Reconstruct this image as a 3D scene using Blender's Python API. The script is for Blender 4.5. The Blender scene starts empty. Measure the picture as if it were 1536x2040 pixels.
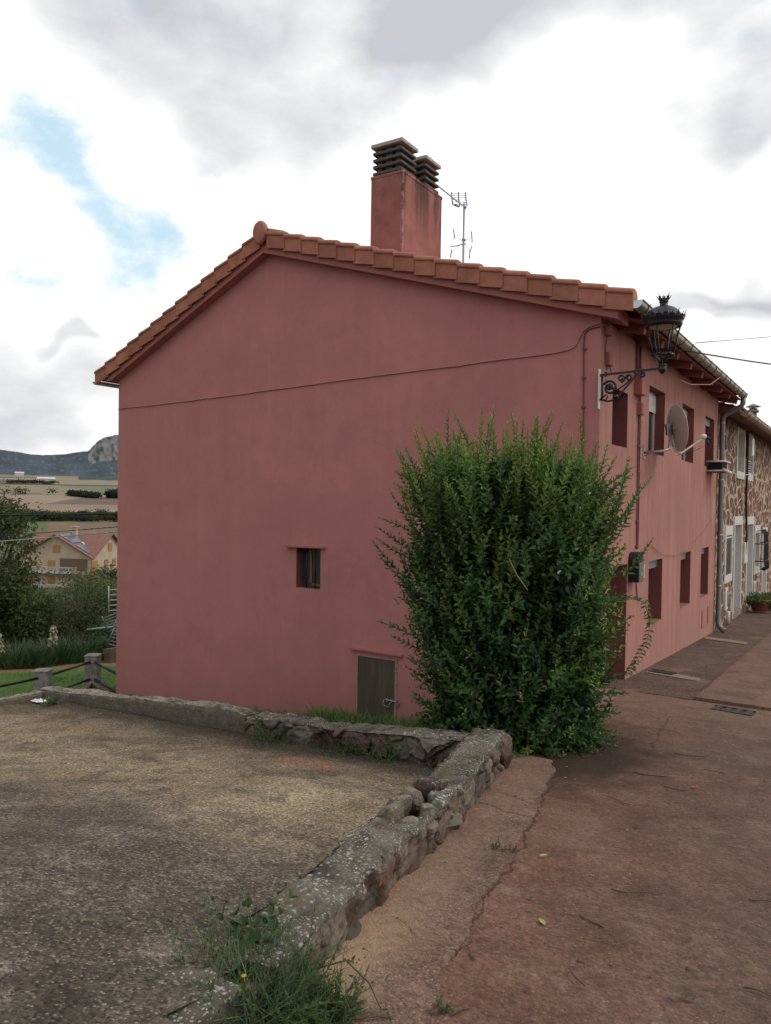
import bpy, math, random
import numpy as np
from mathutils import Vector, Matrix, noise as mn

random.seed(7); rng = np.random.default_rng(11)
SC = bpy.context.scene
COL = SC.collection
R_ = math.radians
V3 = Vector
ORG = {}          # world origin of every Empty, so that meshes can be written in world coordinates

# ------------------------------------------------------------------ object helpers
def props(o, label=None, cat=None, group=None, kind=None):
    if label: o['label'] = label
    if cat: o['category'] = cat
    if group: o['group'] = group
    if kind: o['kind'] = kind
    return o

def empty(name, loc, label, cat, group=None):
    o = bpy.data.objects.new(name, None); COL.objects.link(o)
    o.location = loc; o.empty_display_size = 0.2
    ORG[o] = V3(loc)
    return props(o, label, cat, group)

def link(name, me, parent=None):
    o = bpy.data.objects.new(name, me); COL.objects.link(o)
    if parent is not None:
        o.parent = parent; ORG[o] = ORG[parent]
    else:
        ORG[o] = V3((0, 0, 0))
    return o

def dup(root, loc, rotz=0.0, label=None, rot=None, scale=1.0):
    r = root.copy(); COL.objects.link(r); r.location = loc; r.rotation_euler = rot if rot else (0, 0, rotz); r.scale = (scale,) * 3
    if label: r['label'] = label
    for ch in list(root.children):
        c = ch.copy(); COL.objects.link(c); c.parent = r
        for g in ch.children:
            d = g.copy(); COL.objects.link(d); d.parent = c
    return r

def frame_of(d):
    d = V3(d).normalized()
    a = V3((0, 0, 1)) if abs(d.z) < 0.95 else V3((1, 0, 0))
    u = d.cross(a).normalized(); v = u.cross(d).normalized()
    return u, v

class MB:
    def __init__(s): s.v = []; s.f = []; s.sm = []
    def add(s, vs, fs, smooth=False):
        b = len(s.v); s.v += [tuple(x) for x in vs]
        s.f += [tuple(i + b for i in f) for f in fs]; s.sm += [smooth] * len(fs)
        return s
    def box(s, lo, hi):
        (a, b, c), (d, e, f) = lo, hi
        return s.add([(a,b,c),(d,b,c),(d,e,c),(a,e,c),(a,b,f),(d,b,f),(d,e,f),(a,e,f)],
                     [(0,3,2,1),(4,5,6,7),(0,1,5,4),(1,2,6,5),(2,3,7,6),(3,0,4,7)])
    def obox(s, c, ax, ay, az):
        c, ax, ay, az = V3(c), V3(ax), V3(ay), V3(az)
        vs = [c + i*ax + j*ay + k*az for k in (-1, 1) for i, j in ((-1,-1),(1,-1),(1,1),(-1,1))]
        return s.add(vs, [(0,3,2,1),(4,5,6,7),(0,1,5,4),(1,2,6,5),(2,3,7,6),(3,0,4,7)])
    def beam(s, p, q, w, h, up=(0, 0, 1)):
        p, q = V3(p), V3(q); d = (q - p); u = d.cross(V3(up)).normalized(); v = u.cross(d).normalized()
        return s.obox((p + q) / 2, d / 2, u * w / 2, v * h / 2)
    def prism(s, poly, d):
        n = len(poly); d = V3(d); vs = [V3(p) for p in poly]; vs += [p + d for p in vs]
        return s.add(vs, [tuple(range(n))[::-1], tuple(range(n, 2*n))] + [(i, (i+1) % n, n + (i+1) % n, n + i) for i in range(n)])
    def tube(s, pts, r, n=8, cap=True):
        pts = [V3(p) for p in pts]; m = len(pts)
        rs = r if isinstance(r, (list, tuple)) else [r] * m
        vs = []; u0 = None
        for i in range(m):
            d = (pts[min(i+1, m-1)] - pts[max(i-1, 0)])
            if d.length < 1e-9: d = V3((0, 0, 1))
            d.normalize()
            if u0 is None: u0, _ = frame_of(d)
            u = (u0 - d * u0.dot(d))
            u = u.normalized() if u.length > 1e-6 else frame_of(d)[0]
            w = d.cross(u); u0 = u
            vs += [pts[i] + rs[i] * (math.cos(6.28318*k/n) * u + math.sin(6.28318*k/n) * w) for k in range(n)]
        fs = [(i*n + k, i*n + (k+1) % n, (i+1)*n + (k+1) % n, (i+1)*n + k) for i in range(m-1) for k in range(n)]
        s.add(vs, fs, True)
        if cap:
            b = len(s.v) - m*n
            s.f += [tuple(b + k for k in range(n))[::-1], tuple(b + (m-1)*n + k for k in range(n))]; s.sm += [False, False]
        return s
    def lathe(s, prof, c, axis=(0, 0, 1), n=24, a0=0.0, a1=6.2831853, smooth=True):
        c = V3(c); ax = V3(axis).normalized(); u, w = frame_of(ax); full = abs(a1 - a0) > 6.28
        k_n = n if full else n + 1; vs = []
        for r, h in prof:
            r, h = float(r), float(h)
            for k in range(k_n):
                a = a0 + (a1 - a0) * k / n
                vs.append(c + ax*h + r*(math.cos(a)*u + math.sin(a)*w))
        fs = [(i*k_n + k, i*k_n + (k+1) % k_n, (i+1)*k_n + (k+1) % k_n, (i+1)*k_n + k)
              for i in range(len(prof)-1) for k in range(n)]
        return s.add(vs, fs, smooth)
    def build(s, name, mat, parent=None, bevel=0.0, recalc=True):
        me = bpy.data.meshes.new(name)
        o0 = ORG[parent] if parent is not None else V3((0, 0, 0))
        me.from_pydata([(x - o0.x, y - o0.y, z - o0.z) for x, y, z in s.v], [], s.f)
        me.polygons.foreach_set('use_smooth', s.sm)
        if recalc:
            import bmesh
            bm = bmesh.new(); bm.from_mesh(me); bmesh.ops.recalc_face_normals(bm, faces=bm.faces); bm.to_mesh(me); bm.free()
        me.materials.append(mat); me.update()
        o = link(name, me, parent)
        if bevel:
            m = o.modifiers.new('b', 'BEVEL'); m.width = bevel; m.segments = 2; m.limit_method = 'ANGLE'; m.angle_limit = R_(40)
        return o

def np_mesh(name, V, F, mat, parent=None, smooth=False, fattr=None, vcol=None):
    """V (n,3), F (m,4) or (m,3) arrays -> object; fattr {name: per-face float}; vcol (n,3) vertex colours"""
    V = np.asarray(V, dtype=np.float32); F = np.asarray(F, dtype=np.int32); k = F.shape[1]
    if parent is not None: V = V - np.array(ORG[parent], dtype=np.float32)
    me = bpy.data.meshes.new(name)
    me.vertices.add(len(V)); me.vertices.foreach_set('co', V.ravel())
    me.loops.add(F.size); me.loops.foreach_set('vertex_index', F.ravel())
    me.polygons.add(len(F)); me.polygons.foreach_set('loop_start', np.arange(0, F.size, k, dtype=np.int32))
    me.polygons.foreach_set('use_smooth', np.full(len(F), smooth))
    me.update(calc_edges=True); me.validate()
    if fattr:
        for an, av in fattr.items():
            a = me.attributes.new(an, 'FLOAT', 'FACE'); a.data.foreach_set('value', np.asarray(av, dtype=np.float32))
    if vcol is not None:
        a = me.attributes.new('col', 'FLOAT_COLOR', 'POINT')
        c = np.ones((len(V), 4), dtype=np.float32); c[:, :3] = vcol; a.data.foreach_set('color', c.ravel())
    me.materials.append(mat)
    return link(name, me, parent)

def grid_faces(nu, nv):
    i = np.arange(nu-1)[:, None]; j = np.arange(nv-1)[None, :]
    a = i*nv + j
    return np.stack([a, a + nv, a + nv + 1, a + 1], -1).reshape(-1, 4)

# ------------------------------------------------------------------ material helpers
class T:
    def __init__(s, name):
        s.m = bpy.data.materials.new(name); s.m.use_nodes = True
        s.nt = s.m.node_tree; s.nt.nodes.clear()
        s.out = s.nt.nodes.new('ShaderNodeOutputMaterial')
        s.pos = s.n('ShaderNodeNewGeometry').outputs['Position']
    def n(s, t, **kw):
        nd = s.nt.nodes.new(t)
        for k, v in kw.items(): setattr(nd, k, v)
        return nd
    def put(s, sock, v):
        if v is None: return
        if isinstance(v, bpy.types.NodeSocket): s.nt.links.new(v, sock)
        elif isinstance(v, (tuple, list)) and len(v) == 3 and sock.type == 'RGBA': sock.default_value = (*v, 1)
        else: sock.default_value = v
    def math(s, op, a, b=None, c=None, clamp=False):
        nd = s.n('ShaderNodeMath', operation=op, use_clamp=clamp)
        for i, v in enumerate((a, b, c)): s.put(nd.inputs[i], v)
        return nd.outputs[0]
    def vmul(s, v, k):
        nd = s.n('ShaderNodeVectorMath', operation='MULTIPLY'); s.put(nd.inputs[0], v); nd.inputs[1].default_value = k
        return nd.outputs[0]
    def vadd(s, v, k):
        nd = s.n('ShaderNodeVectorMath', operation='ADD'); s.put(nd.inputs[0], v); s.put(nd.inputs[1], k)
        return nd.outputs[0]
    def xyz(s, v=None):
        nd = s.n('ShaderNodeSeparateXYZ'); s.put(nd.inputs[0], v or s.pos); return nd.outputs
    def noise(s, sc, det=4, ro=0.55, dist=0.0, v=None, col=False):
        nd = s.n('ShaderNodeTexNoise'); s.put(nd.inputs['Vector'], v or s.pos)
        nd.inputs['Scale'].default_value = sc; nd.inputs['Detail'].default_value = det
        nd.inputs['Roughness'].default_value = ro; nd.inputs['Distortion'].default_value = dist
        return nd.outputs[1 if col else 0]
    def vor(s, sc, feat='F1', v=None, out='Distance', rnd=1.0):
        nd = s.n('ShaderNodeTexVoronoi', feature=feat); s.put(nd.inputs['Vector'], v or s.pos)
        nd.inputs['Scale'].default_value = sc; nd.inputs['Randomness'].default_value = rnd
        return nd.outputs[out]
    def mr(s, v, a, b, c=0.0, d=1.0, smooth=False):
        nd = s.n('ShaderNodeMapRange', interpolation_type='SMOOTHSTEP' if smooth else 'LINEAR'); s.put(nd.inputs[0], v)
        for i, k in enumerate((a, b, c, d)): s.put(nd.inputs[i+1], k)
        return nd.outputs[0]
    def mix(s, f, a, b, mode='MIX'):
        nd = s.n('ShaderNodeMixRGB', blend_type=mode); s.put(nd.inputs[0], f); s.put(nd.inputs[1], a); s.put(nd.inputs[2], b)
        return nd.outputs[0]
    def ramp(s, f, stops):
        nd = s.n('ShaderNodeValToRGB'); s.put(nd.inputs[0], f); el = nd.color_ramp.elements
        while len(el) < len(stops): el.new(0.5)
        for e, (p, c) in zip(el, stops): e.position = p; e.color = (*c, 1)
        return nd.outputs[0]
    def scale(s, c, f):
        return s.mix(1.0, c, s.comb(f), 'MULTIPLY')
    def comb(s, f):
        nd = s.n('ShaderNodeCombineXYZ')
        for i in range(3): s.put(nd.inputs[i], f)
        return nd.outputs[0]
    def attr(s, name, out='Fac'):
        nd = s.n('ShaderNodeAttribute', attribute_name=name); return nd.outputs[out]
    def bump(s, h, strength=0.3, dist=0.01, nrm=None):
        nd = s.n('ShaderNodeBump'); s.put(nd.inputs['Height'], h)
        nd.inputs['Strength'].default_value = strength; nd.inputs['Distance'].default_value = dist
        if nrm is not None: s.put(nd.inputs['Normal'], nrm)
        return nd.outputs[0]
    def bsdf(s, col, rough=0.8, nrm=None, metal=0.0, spec=0.5, trans=0.0, tcol=None):
        b = s.n('ShaderNodeBsdfPrincipled'); s.put(b.inputs['Base Color'], col); s.put(b.inputs['Roughness'], rough)
        s.put(b.inputs['Metallic'], metal); s.put(b.inputs['Specular IOR Level'], spec)
        if nrm is not None: s.put(b.inputs['Normal'], nrm)
        sh = b.outputs[0]
        if trans:
            t = s.n('ShaderNodeBsdfTranslucent'); s.put(t.inputs[0], tcol if tcol is not None else col)
            m = s.n('ShaderNodeMixShader'); m.inputs[0].default_value = trans
            s.nt.links.new(sh, m.inputs[1]); s.nt.links.new(t.outputs[0], m.inputs[2]); sh = m.outputs[0]
        s.nt.links.new(sh, s.out.inputs[0])
        return s.m

def simple(name, col, rough=0.6, metal=0.0, var=0.18, sc=6.0, bump=0.0, spec=0.5):
    t = T(name)
    n = t.noise(sc, 5, 0.6); n2 = t.noise(sc*7, 3, 0.6)
    f = t.math('ADD', t.mr(n, 0.25, 0.75, 1-var, 1+var), t.mr(n2, 0.3, 0.7, -var*.4, var*.4))
    return t.bsdf(t.scale(col, f), t.mr(n, .3, .7, max(rough-.08, .02), min(rough+.08, 1)), t.bump(n2, bump, .01) if bump else None, metal, spec)

def stucco(name, base, streak=0.10, dirt=0.0):
    t = T(name)
    big = t.noise(0.42, 5, 0.55, 0.4); mid = t.noise(2.3, 6, 0.62, 0.2); fine = t.noise(38, 4, 0.7)
    st = t.noise(1.0, 5, 0.6, v=t.vmul(t.pos, (5.5, 5.5, 0.33)))
    trowel = t.noise(5.0, 4, 0.6, 1.1)
    f = t.math('ADD', t.mr(big, .28, .72, .90, 1.09), t.mr(mid, .25, .75, -.05, .05))
    f = t.math('ADD', f, t.mr(st, .3, .7, -streak*.5, streak*.5))
    f = t.math('ADD', f, t.mr(fine, .3, .7, -.025, .025))
    f = t.math('ADD', f, t.mr(trowel, .3, .7, -.03, .03))
    c = t.scale(base, f)
    c = t.mix(t.mr(t.noise(0.8, 6, .66, 1.2), .48, .74, 0, .34, True), c, tuple(x*.76 for x in base))
    c = t.mix(t.mr(t.noise(4.2, 5, .7, 1.6), .54, .72, 0, .16, True), c, tuple(x*.72 for x in base))
    c = t.mix(t.mr(t.noise(1.7, 4, .6, .5), .58, .80, 0, .22, True), c, (base[0]*1.12, base[1]*1.35, base[2]*1.35))
    if not dirt:
        x, y, z = t.xyz(); w = t.vadd(t.pos, t.vmul(t.noise(1.7, 4, .6, col=True), (.5, .5, .9)))
        e = t.vor(.55, 'DISTANCE_TO_EDGE', v=w)
        c = t.mix(t.math('MULTIPLY', t.mr(e, .004, .001, 0, .22), t.mr(t.noise(.7, 3), .55, .65)), c, tuple(q*.55 for q in base))
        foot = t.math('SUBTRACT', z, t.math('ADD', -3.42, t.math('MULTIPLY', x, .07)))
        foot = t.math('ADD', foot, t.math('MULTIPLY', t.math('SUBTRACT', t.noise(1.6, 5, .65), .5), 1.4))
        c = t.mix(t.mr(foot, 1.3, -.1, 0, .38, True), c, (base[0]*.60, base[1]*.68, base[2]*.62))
        c = t.mix(t.math('MULTIPLY', t.mr(t.noise(60, 2), .70, .74, 0, .5), t.mr(t.noise(1.2, 3), .5, .6)), c, (.55, .40, .36))
        drip = t.noise(1.0, 4, .6, v=t.vmul(t.pos, (6, 6, .16)))
        c = t.mix(t.math('MULTIPLY', t.mr(drip, .56, .72, 0, .08, True), t.mr(z, -1.5, 4.2, .25, 1)), c, tuple(q*.66 for q in base))
    if dirt:   # weather streaks run down below the eaves and the sills, dusty splash along the foot
        z = t.xyz()[2]
        s2 = t.noise(1.0, 4, .65, v=t.vmul(t.pos, (9, 9, .22)))
        c = t.mix(t.math('MULTIPLY', t.mr(s2, .5, .72, 0, dirt, True), t.mr(z, -2.2, 2.6, .45, 1)), c, tuple(x*.62 for x in base))
        c = t.mix(t.math('MULTIPLY', t.mr(z, -2.95, -2.2, .55, 0, True), t.mr(t.noise(3, 5, .6), .35, .65)), c, (.36, .20, .16))
    h = t.math('ADD', t.math('MULTIPLY', mid, .6), t.math('ADD', t.math('MULTIPLY', fine, .25), t.math('MULTIPLY', trowel, .5)))
    return t.bsdf(c, .93, t.bump(h, .22, .012), spec=.2)

GB = (.475, .196, .186); FB = (.400, .192, .158)
M = {}
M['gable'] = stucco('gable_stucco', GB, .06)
M['front'] = stucco('front_stucco', FB, .24, .6)
M['reveal'] = simple('reveal_paint', (.19, .062, .055), .9, var=.15, sc=3)
M['trim_pink'] = simple('painted_trim', (.36, .125, .11), .85, var=.12, sc=4, bump=.15)

def tile_mat():
    t = T('roof_tile_clay')
    v = t.vmul(t.pos, (2.6, 1, 0)); cell = t.vor(1.0, v=v, out='Color')
    n = t.noise(4, 6, .65); f2 = t.noise(60, 3, .6)
    c = t.ramp(n, [(.25, (.27, .098, .066)), (.5, (.38, .148, .098)), (.75, (.45, .20, .135))])
    c = t.mix(t.mr(t.noise(1.3, 4, .6), .55, .75, 0, .35, True), c, (.19, .085, .06))
    c = t.mix(t.mr(t.noise(17, 4, .7), .62, .74, 0, .35), c, (.42, .30, .22))
    c = t.scale(c, t.math('ADD', t.mr(t.xyz(cell)[0], 0, 1, .94, 1.05), t.attr('tint')))
    return t.bsdf(c, .8, t.bump(f2, .15, .004), spec=.3)
M['tile'] = tile_mat()

def chimney_mat():
    t = T('chimney_render'); x, y, z = t.xyz()
    n = t.noise(3, 6, .62); f = t.mr(n, .3, .7, .8, 1.18)
    c = t.scale((.345, .140, .115), f)
    soot = t.math('MULTIPLY', t.mr(z, 5.1, 6.5, 0, 1, True), t.mr(t.noise(1, 4, .6, v=t.vmul(t.pos, (3, 3.2, .5))), .42, .62, 0, .9, True))
    c = t.mix(t.math('MULTIPLY', soot, t.mr(x, -8.0, -7.93, .25, .9)), c, (.045, .03, .026))
    wear = t.math('MULTIPLY', t.mr(z, 6.1, 6.5, 0, .65, True), t.mr(t.noise(14, 5, .7), .54, .68))
    c = t.mix(wear, c, (.42, .34, .31))
    edge = t.math('MULTIPLY', t.math('MULTIPLY', t.mr(t.math('ABSOLUTE', t.math('ADD', x, 7.93)), .02, .06, 1, 0), t.mr(t.math('ABSOLUTE', t.math('SUBTRACT', y, 13.0)), .02, .06, 1, 0)), t.mr(t.noise(9, 5, .7), .45, .6))
    c = t.mix(t.math('MULTIPLY', edge, .6), c, (.50, .36, .33))
    return t.bsdf(c, .9, t.bump(t.noise(30, 4, .7), .25, .01), spec=.2)
M['chimney'] = chimney_mat()
M['cowl_dark'] = simple('cowl_concrete_dark', (.085, .078, .072), .85, var=.3, sc=9, bump=.3)
M['cowl_cap'] = simple('cowl_concrete_cap', (.40, .37, .32), .85, var=.2, sc=9, bump=.3)
M['zinc'] = simple('gutter_metal_tan', (.33, .31, .24), .42, .65, var=.22, sc=5)
M['gutcap'] = simple('gutter_end_metal', (.55, .60, .64), .3, .8, var=.1)
M['pipe'] = simple('downpipe_grey', (.17, .175, .17), .42, .35, var=.15, sc=2.5)
M['copper'] = simple('gutter_copper_tan', (.36, .265, .17), .42, .5, var=.22, sc=4)
M['eavewood'] = simple('eaves_wood_painted', (.21, .072, .06), .8, var=.2, sc=7, bump=.2)
M['iron'] = simple('black_iron_paint', (.009, .011, .015), .38, .1, var=.25, sc=18, bump=.12)
M['iron_dull'] = simple('black_iron_dull', (.012, .012, .013), .6, .1, var=.2)
M['whitemetal'] = simple('white_paint_metal', (.62, .61, .56), .5, 0, var=.15, sc=12)
M['dish'] = simple('dish_grey_paint', (.60, .565, .55), .5, 0, var=.07, sc=3)
M['dishsteel'] = simple('galvanised_bracket', (.30, .29, .28), .45, .5, var=.2, sc=9)
M['bluegrey'] = simple('antenna_blue_plastic', (.03, .06, .16), .5)
M['alu'] = simple('aluminium', (.35, .36, .38), .4, .7, var=.2, sc=10)
M['cablered'] = simple('cable_painted_pink', (.17, .055, .05), .7, var=.3, sc=7)
M['cablepale'] = simple('cable_pale_pink', (.40, .20, .185), .7, var=.25, sc=4)  # paler pink used on some of the wall cables
M['cableblack'] = simple('cable_black', (.012, .012, .012), .6)
M['cablegrey'] = simple('cable_grey', (.36, .37, .36), .6)
M['shutter'] = simple('shutter_slats_grey', (.27, .28, .27), .5, .1, var=.1)
M['whiteframe'] = simple('white_window_frame', (.62, .62, .60), .4, var=.08)
M['wood_old'] = simple('old_wood', (.22, .12, .06), .85, var=.35, sc=14, bump=.3)
M['ochre'] = simple('ochre_shutter', (.40, .205, .06), .7)
M['blackcloth'] = simple('black_cloth', (.008, .008, .009), .9)
M['cream'] = simple('cream_tile', (.55, .45, .24), .4, var=.1)
M['boxgrey'] = simple('mailbox_grey', (.13, .14, .14), .4, .2, var=.15)
M['stonewhite'] = simple('white_limewash', (.60, .58, .53), .85, var=.1, sc=3, bump=.15)
M['doorgrey'] = simple('painted_grey_door', (.42, .42, .42), .5, var=.06)
M['navy'] = simple('dark_window_mesh', (.01, .013, .022), .35)
M['terracotta'] = simple('terracotta_pot', (.36, .10, .055), .7, var=.15, sc=6)
M['greenplastic'] = simple('green_plastic', (.03, .22, .14), .5)
M['paper'] = simple('white_litter', (.65, .65, .68), .7, var=.06)
M['grate'] = simple('iron_grate', (.05, .042, .038), .7, .3, var=.3, sc=15, bump=.3)
M['twig'] = simple('dry_twig', (.10, .062, .042), .9, var=.3, sc=20)
M['deadleaf'] = simple('fallen_leaf_green', (.30, .36, .10), .7, var=.2)
M['paleleaf'] = simple('dropped_leaf_pale', (.17, .18, .10), .7, var=.3)
M['redleaf'] = simple('fallen_leaf_red', (.36, .07, .05), .7, var=.2)
M['brownleaf'] = simple('fallen_leaf_brown', (.07, .045, .03), .8, var=.3)
M['flower'] = simple('yellow_petal', (.75, .42, .03), .6)

def glass_mat():
    t = T('dark_window_glass')
    return t.bsdf(t.scale((.035, .04, .042), t.mr(t.noise(2, 3), .3, .7, .7, 1.3)), .06, spec=.7)
M['glass'] = glass_mat()

def hatch_mat():
    t = T('hatch_brown_paint')
    st = t.noise(1, 5, .6, v=t.vmul(t.pos, (14, 14, .8)))
    c = t.ramp(st, [(.3, (.062, .048, .032)), (.55, (.088, .070, .048)), (.75, (.115, .095, .068))])
    c = t.mix(t.mr(t.noise(2.3, 5, .6), .5, .75, 0, .4), c, (.12, .105, .08))
    return t.bsdf(c, .55, t.bump(st, .12, .004), spec=.35)
M['hatch'] = hatch_mat()

def leafmat(name, dark, mid, new, rough=.42, trans=.22, spec=.45):
    t = T(name); a = t.attr('tint')
    c = t.ramp(a, [(0, dark), (.5, mid), (1, new)])
    c = t.scale(c, t.mr(t.noise(1.6, 3), .3, .7, .8, 1.2))
    return t.bsdf(c, rough, spec=spec, trans=trans, tcol=t.scale(c, 1.5))
M['privet'] = leafmat('privet_leaf', (.017, .052, .022), (.080, .165, .042), (.24, .31, .065), .33, .25)
M['walnut'] = leafmat('autumn_walnut_leaf', (.030, .050, .016), (.085, .110, .032), (.23, .22, .07), .6, .35)
M['quince'] = leafmat('quince_leaf', (.042, .054, .026), (.110, .115, .050), (.25, .21, .09), .6, .35)
M['shrubfar'] = leafmat('hedge_leaf', (.046, .062, .028), (.110, .125, .048), (.24, .21, .08), .6, .25)
M['iris'] = leafmat('iris_blade', (.020, .044, .018), (.052, .090, .032), (.18, .20, .08), .5, .3)
M['grass'] = leafmat('grass_blade', (.05, .10, .020), (.095, .175, .035), (.19, .25, .07), .6, .35)
M['weed'] = leafmat('weed_leaf', (.028, .066, .028), (.070, .13, .044), (.19, .24, .09), .6, .3)
M['treeline'] = leafmat('distant_foliage', (.026, .040, .028), (.052, .070, .036), (.15, .14, .055), .9, .1, .1)
M['straw'] = leafmat('dry_grass_blade', (.10, .08, .05), (.19, .155, .10), (.30, .26, .18), .8, .2, .2)
M['yuccaflower'] = leafmat('yucca_blossom', (.24, .22, .14), (.40, .36, .24), (.52, .48, .34), .7, .2)
M['bark'] = simple('bark', (.075, .06, .048), .95, var=.35, sc=9, bump=.6)
M['stem'] = simple('stem_brown', (.075, .060, .036), .9, var=.3, sc=14)
M['stemgreen'] = simple('stem_green', (.10, .13, .05), .8, var=.2, sc=14)

def vcol_stone(name, rough=.92, lichen=True):
    t = T(name); c = t.attr('col', 'Color'); a = t.attr('top')
    n = t.noise(24, 6, .68); n2 = t.noise(110, 3, .6)
    c = t.scale(c, t.mr(n, .25, .75, .62, 1.35)); c = t.scale(c, t.mr(n2, .3, .7, .82, 1.18))
    if lichen:
        w = t.vadd(t.pos, t.vmul(t.noise(16, 3, col=True), (.035, .035, .035)))
        v = t.vor(23, v=w); big = t.noise(2.1, 4, .6)
        spots = t.math('MULTIPLY', t.mr(v, .33, .17, 0, 1), t.mr(big, .42, .60, 0, .8, True))
        v2 = t.vor(60, v=w); spots2 = t.math('MULTIPLY', t.mr(v2, .36, .22, 0, 1), t.mr(t.noise(4, 3), .38, .56, 0, .75))
        dk = t.math('MULTIPLY', t.mr(t.noise(6, 6, .7), .46, .64, 0, .85, True), a)
        c = t.mix(dk, c, (.046, .038, .031))
        c = t.mix(t.math('MULTIPLY', t.math('MAXIMUM', spots, spots2), a), c, (.46, .45, .42))
        moss = t.math('MULTIPLY', t.mr(t.noise(3.3, 5, .65), .56, .68, 0, .6), a)
        c = t.mix(moss, c, (.10, .085, .035))
    h = t.math('ADD', n, t.math('MULTIPLY', n2, .5))
    return t.bsdf(c, rough, t.bump(h, .55, .012), spec=.2)
M['drystone'] = vcol_stone('field_stone')

def speckle(t, sc=62, warp=.004):
    w = t.vadd(t.pos, t.vmul(t.noise(45, 2, col=True), (warp, warp, warp)))
    return t.vor(sc, v=w, out='Color'), t.vor(sc, v=w)

def terrace_mat():
    t = T('exposed_aggregate_concrete'); x, y, z = t.xyz()
    flat = t.vmul(t.pos, (1, 1, .2))
    big = t.noise(.55, 5, .6, .6, v=flat); mid = t.noise(1.9, 6, .65, .4, v=flat); fine = t.noise(14, 5, .7, v=flat)
    # stained dark near the camera and along the low wall, bare ochre aggregate across the middle
    dn = t.math('ADD', t.math('ADD', t.math('MULTIPLY', x, .30), t.math('MULTIPLY', y, -.62)), t.math('MULTIPLY', t.math('SUBTRACT', big, .5), 5.2))
    stain = t.mr(t.math('ADD', dn, t.math('MULTIPLY', t.math('SUBTRACT', mid, .5), 2.2)), -3.9, -2.4, 0, 1, True)
    base = t.ramp(t.math('ADD', mid, t.math('MULTIPLY', t.math('SUBTRACT', fine, .5), .35)), [(.28, (.185, .142, .093)), (.5, (.295, .228, .148)), (.72, (.39, .31, .205))])
    base = t.mix(t.mr(t.noise(.9, 4, .6, .7, v=flat), .50, .66, 0, .6, True), base, (.27, .175, .095))
    dark = t.ramp(t.math('ADD', mid, t.math('MULTIPLY', t.math('SUBTRACT', fine, .5), .5)), [(.28, (.052, .041, .032)), (.5, (.112, .090, .070)), (.72, (.235, .198, .155))])
    c = t.mix(stain, base, dark)
    for off, sc_, lo, hi, am, colr in (((7, 3, 0), 1.35, .47, .66, .75, (.085, .068, .050)), ((2, 8, 0), 3.1, .52, .68, .6, (.070, .057, .045)), ((9, 5, 0), .75, .50, .68, .7, (.088, .068, .046)), ((5, 1, 0), 2.2, .60, .72, .55, (.33, .285, .215))):
        c = t.mix(t.mr(t.noise(sc_, 6, .68, .5, v=t.vadd(flat, off)), lo, hi, 0, am, True), c, colr)
    rim = t.math('MULTIPLY', t.mr(t.math('ADD', y, t.math('MULTIPLY', t.math('SUBTRACT', mid, .5), 2.0)), 4.6, 5.7, 0, .6, True), 1.0)
    c = t.mix(rim, c, (.082, .062, .042))
    edge = t.mr(t.math('ADD', y, t.math('MULTIPLY', t.math('SUBTRACT', mid, .5), 1.2)), 5.3, 5.8, 0, .85, True)
    c = t.mix(edge, c, (.042, .034, .022))
    c = t.mix(t.math('MULTIPLY', t.mr(t.noise(1.1, 5, .65, v=t.vadd(flat, (1, 9, 0))), .58, .70, 0, .55, True), t.mr(y, 2.5, 5, .3, 1)), c, (.085, .075, .024))
    clay = lambda q: t.vadd(t.pos, q)
    cl_ = t.math('MULTIPLY', t.mr(t.math('ABSOLUTE', t.math('ADD', x, 4.05)), .5, .2, 0, 1, True), t.mr(t.math('ABSOLUTE', t.math('SUBTRACT', y, 5.25)), .28, .10, 0, 1, True))
    c = t.mix(t.math('MULTIPLY', cl_, t.mr(mid, .36, .52, 0, .9, True)), c, (.26, .135, .085))
    pc, pd = speckle(t, 88); k = t.xyz(pc)[0]
    c = t.scale(c, t.math('ADD', t.mr(k, 0, .72, .50, 1.10), t.mr(k, .72, 1, 0, .75)))
    light = t.math('MULTIPLY', t.mr(k, .90, .93, 0, .5), t.mr(pd, .48, .3))
    c = t.mix(light, c, (.43, .39, .33))
    c = t.mix(t.math('MULTIPLY', t.mr(k, .17, .12, 0, .6), t.mr(fine, .4, .6)), c, (.025, .02, .018))
    pd2 = t.vor(24, v=t.vadd(flat, (3, 3, 0))); k2 = t.xyz(t.vor(24, v=t.vadd(flat, (3, 3, 0)), out='Color'))[1]
    c = t.mix(t.math('MULTIPLY', t.mr(k2, .975, .985), t.mr(pd2, .24, .16, 0, .6)), c, (.38, .33, .27))
    h = t.math('SUBTRACT', t.math('MULTIPLY', fine, .6), pd)
    return t.bsdf(c, .9, t.bump(h, .8, .012), spec=.25)
M['terrace'] = terrace_mat()

def line_mask(t, x, y, p, q, w, wob=.05, sc=5):
    """1 on a hairline crack from p to q on the ground, 0 elsewhere"""
    (ax, ay), (bx, by) = p, q; L = math.hypot(bx-ax, by-ay); dx, dy = (bx-ax)/L, (by-ay)/L
    ux = t.math('SUBTRACT', x, ax); uy = t.math('SUBTRACT', y, ay)
    along = t.math('ADD', t.math('MULTIPLY', ux, dx), t.math('MULTIPLY', uy, dy))
    ac = t.math('ADD', t.math('MULTIPLY', ux, -dy), t.math('MULTIPLY', uy, dx))
    ac = t.math('ADD', ac, t.math('MULTIPLY', t.math('SUBTRACT', t.noise(sc, 4, .6), .5), wob*4))
    m = t.mr(t.math('ABSOLUTE', ac), w, w*.4, 0, 1)
    return t.math('MULTIPLY', m, t.math('MULTIPLY', t.math('GREATER_THAN', along, 0), t.math('LESS_THAN', along, L)))

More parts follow.
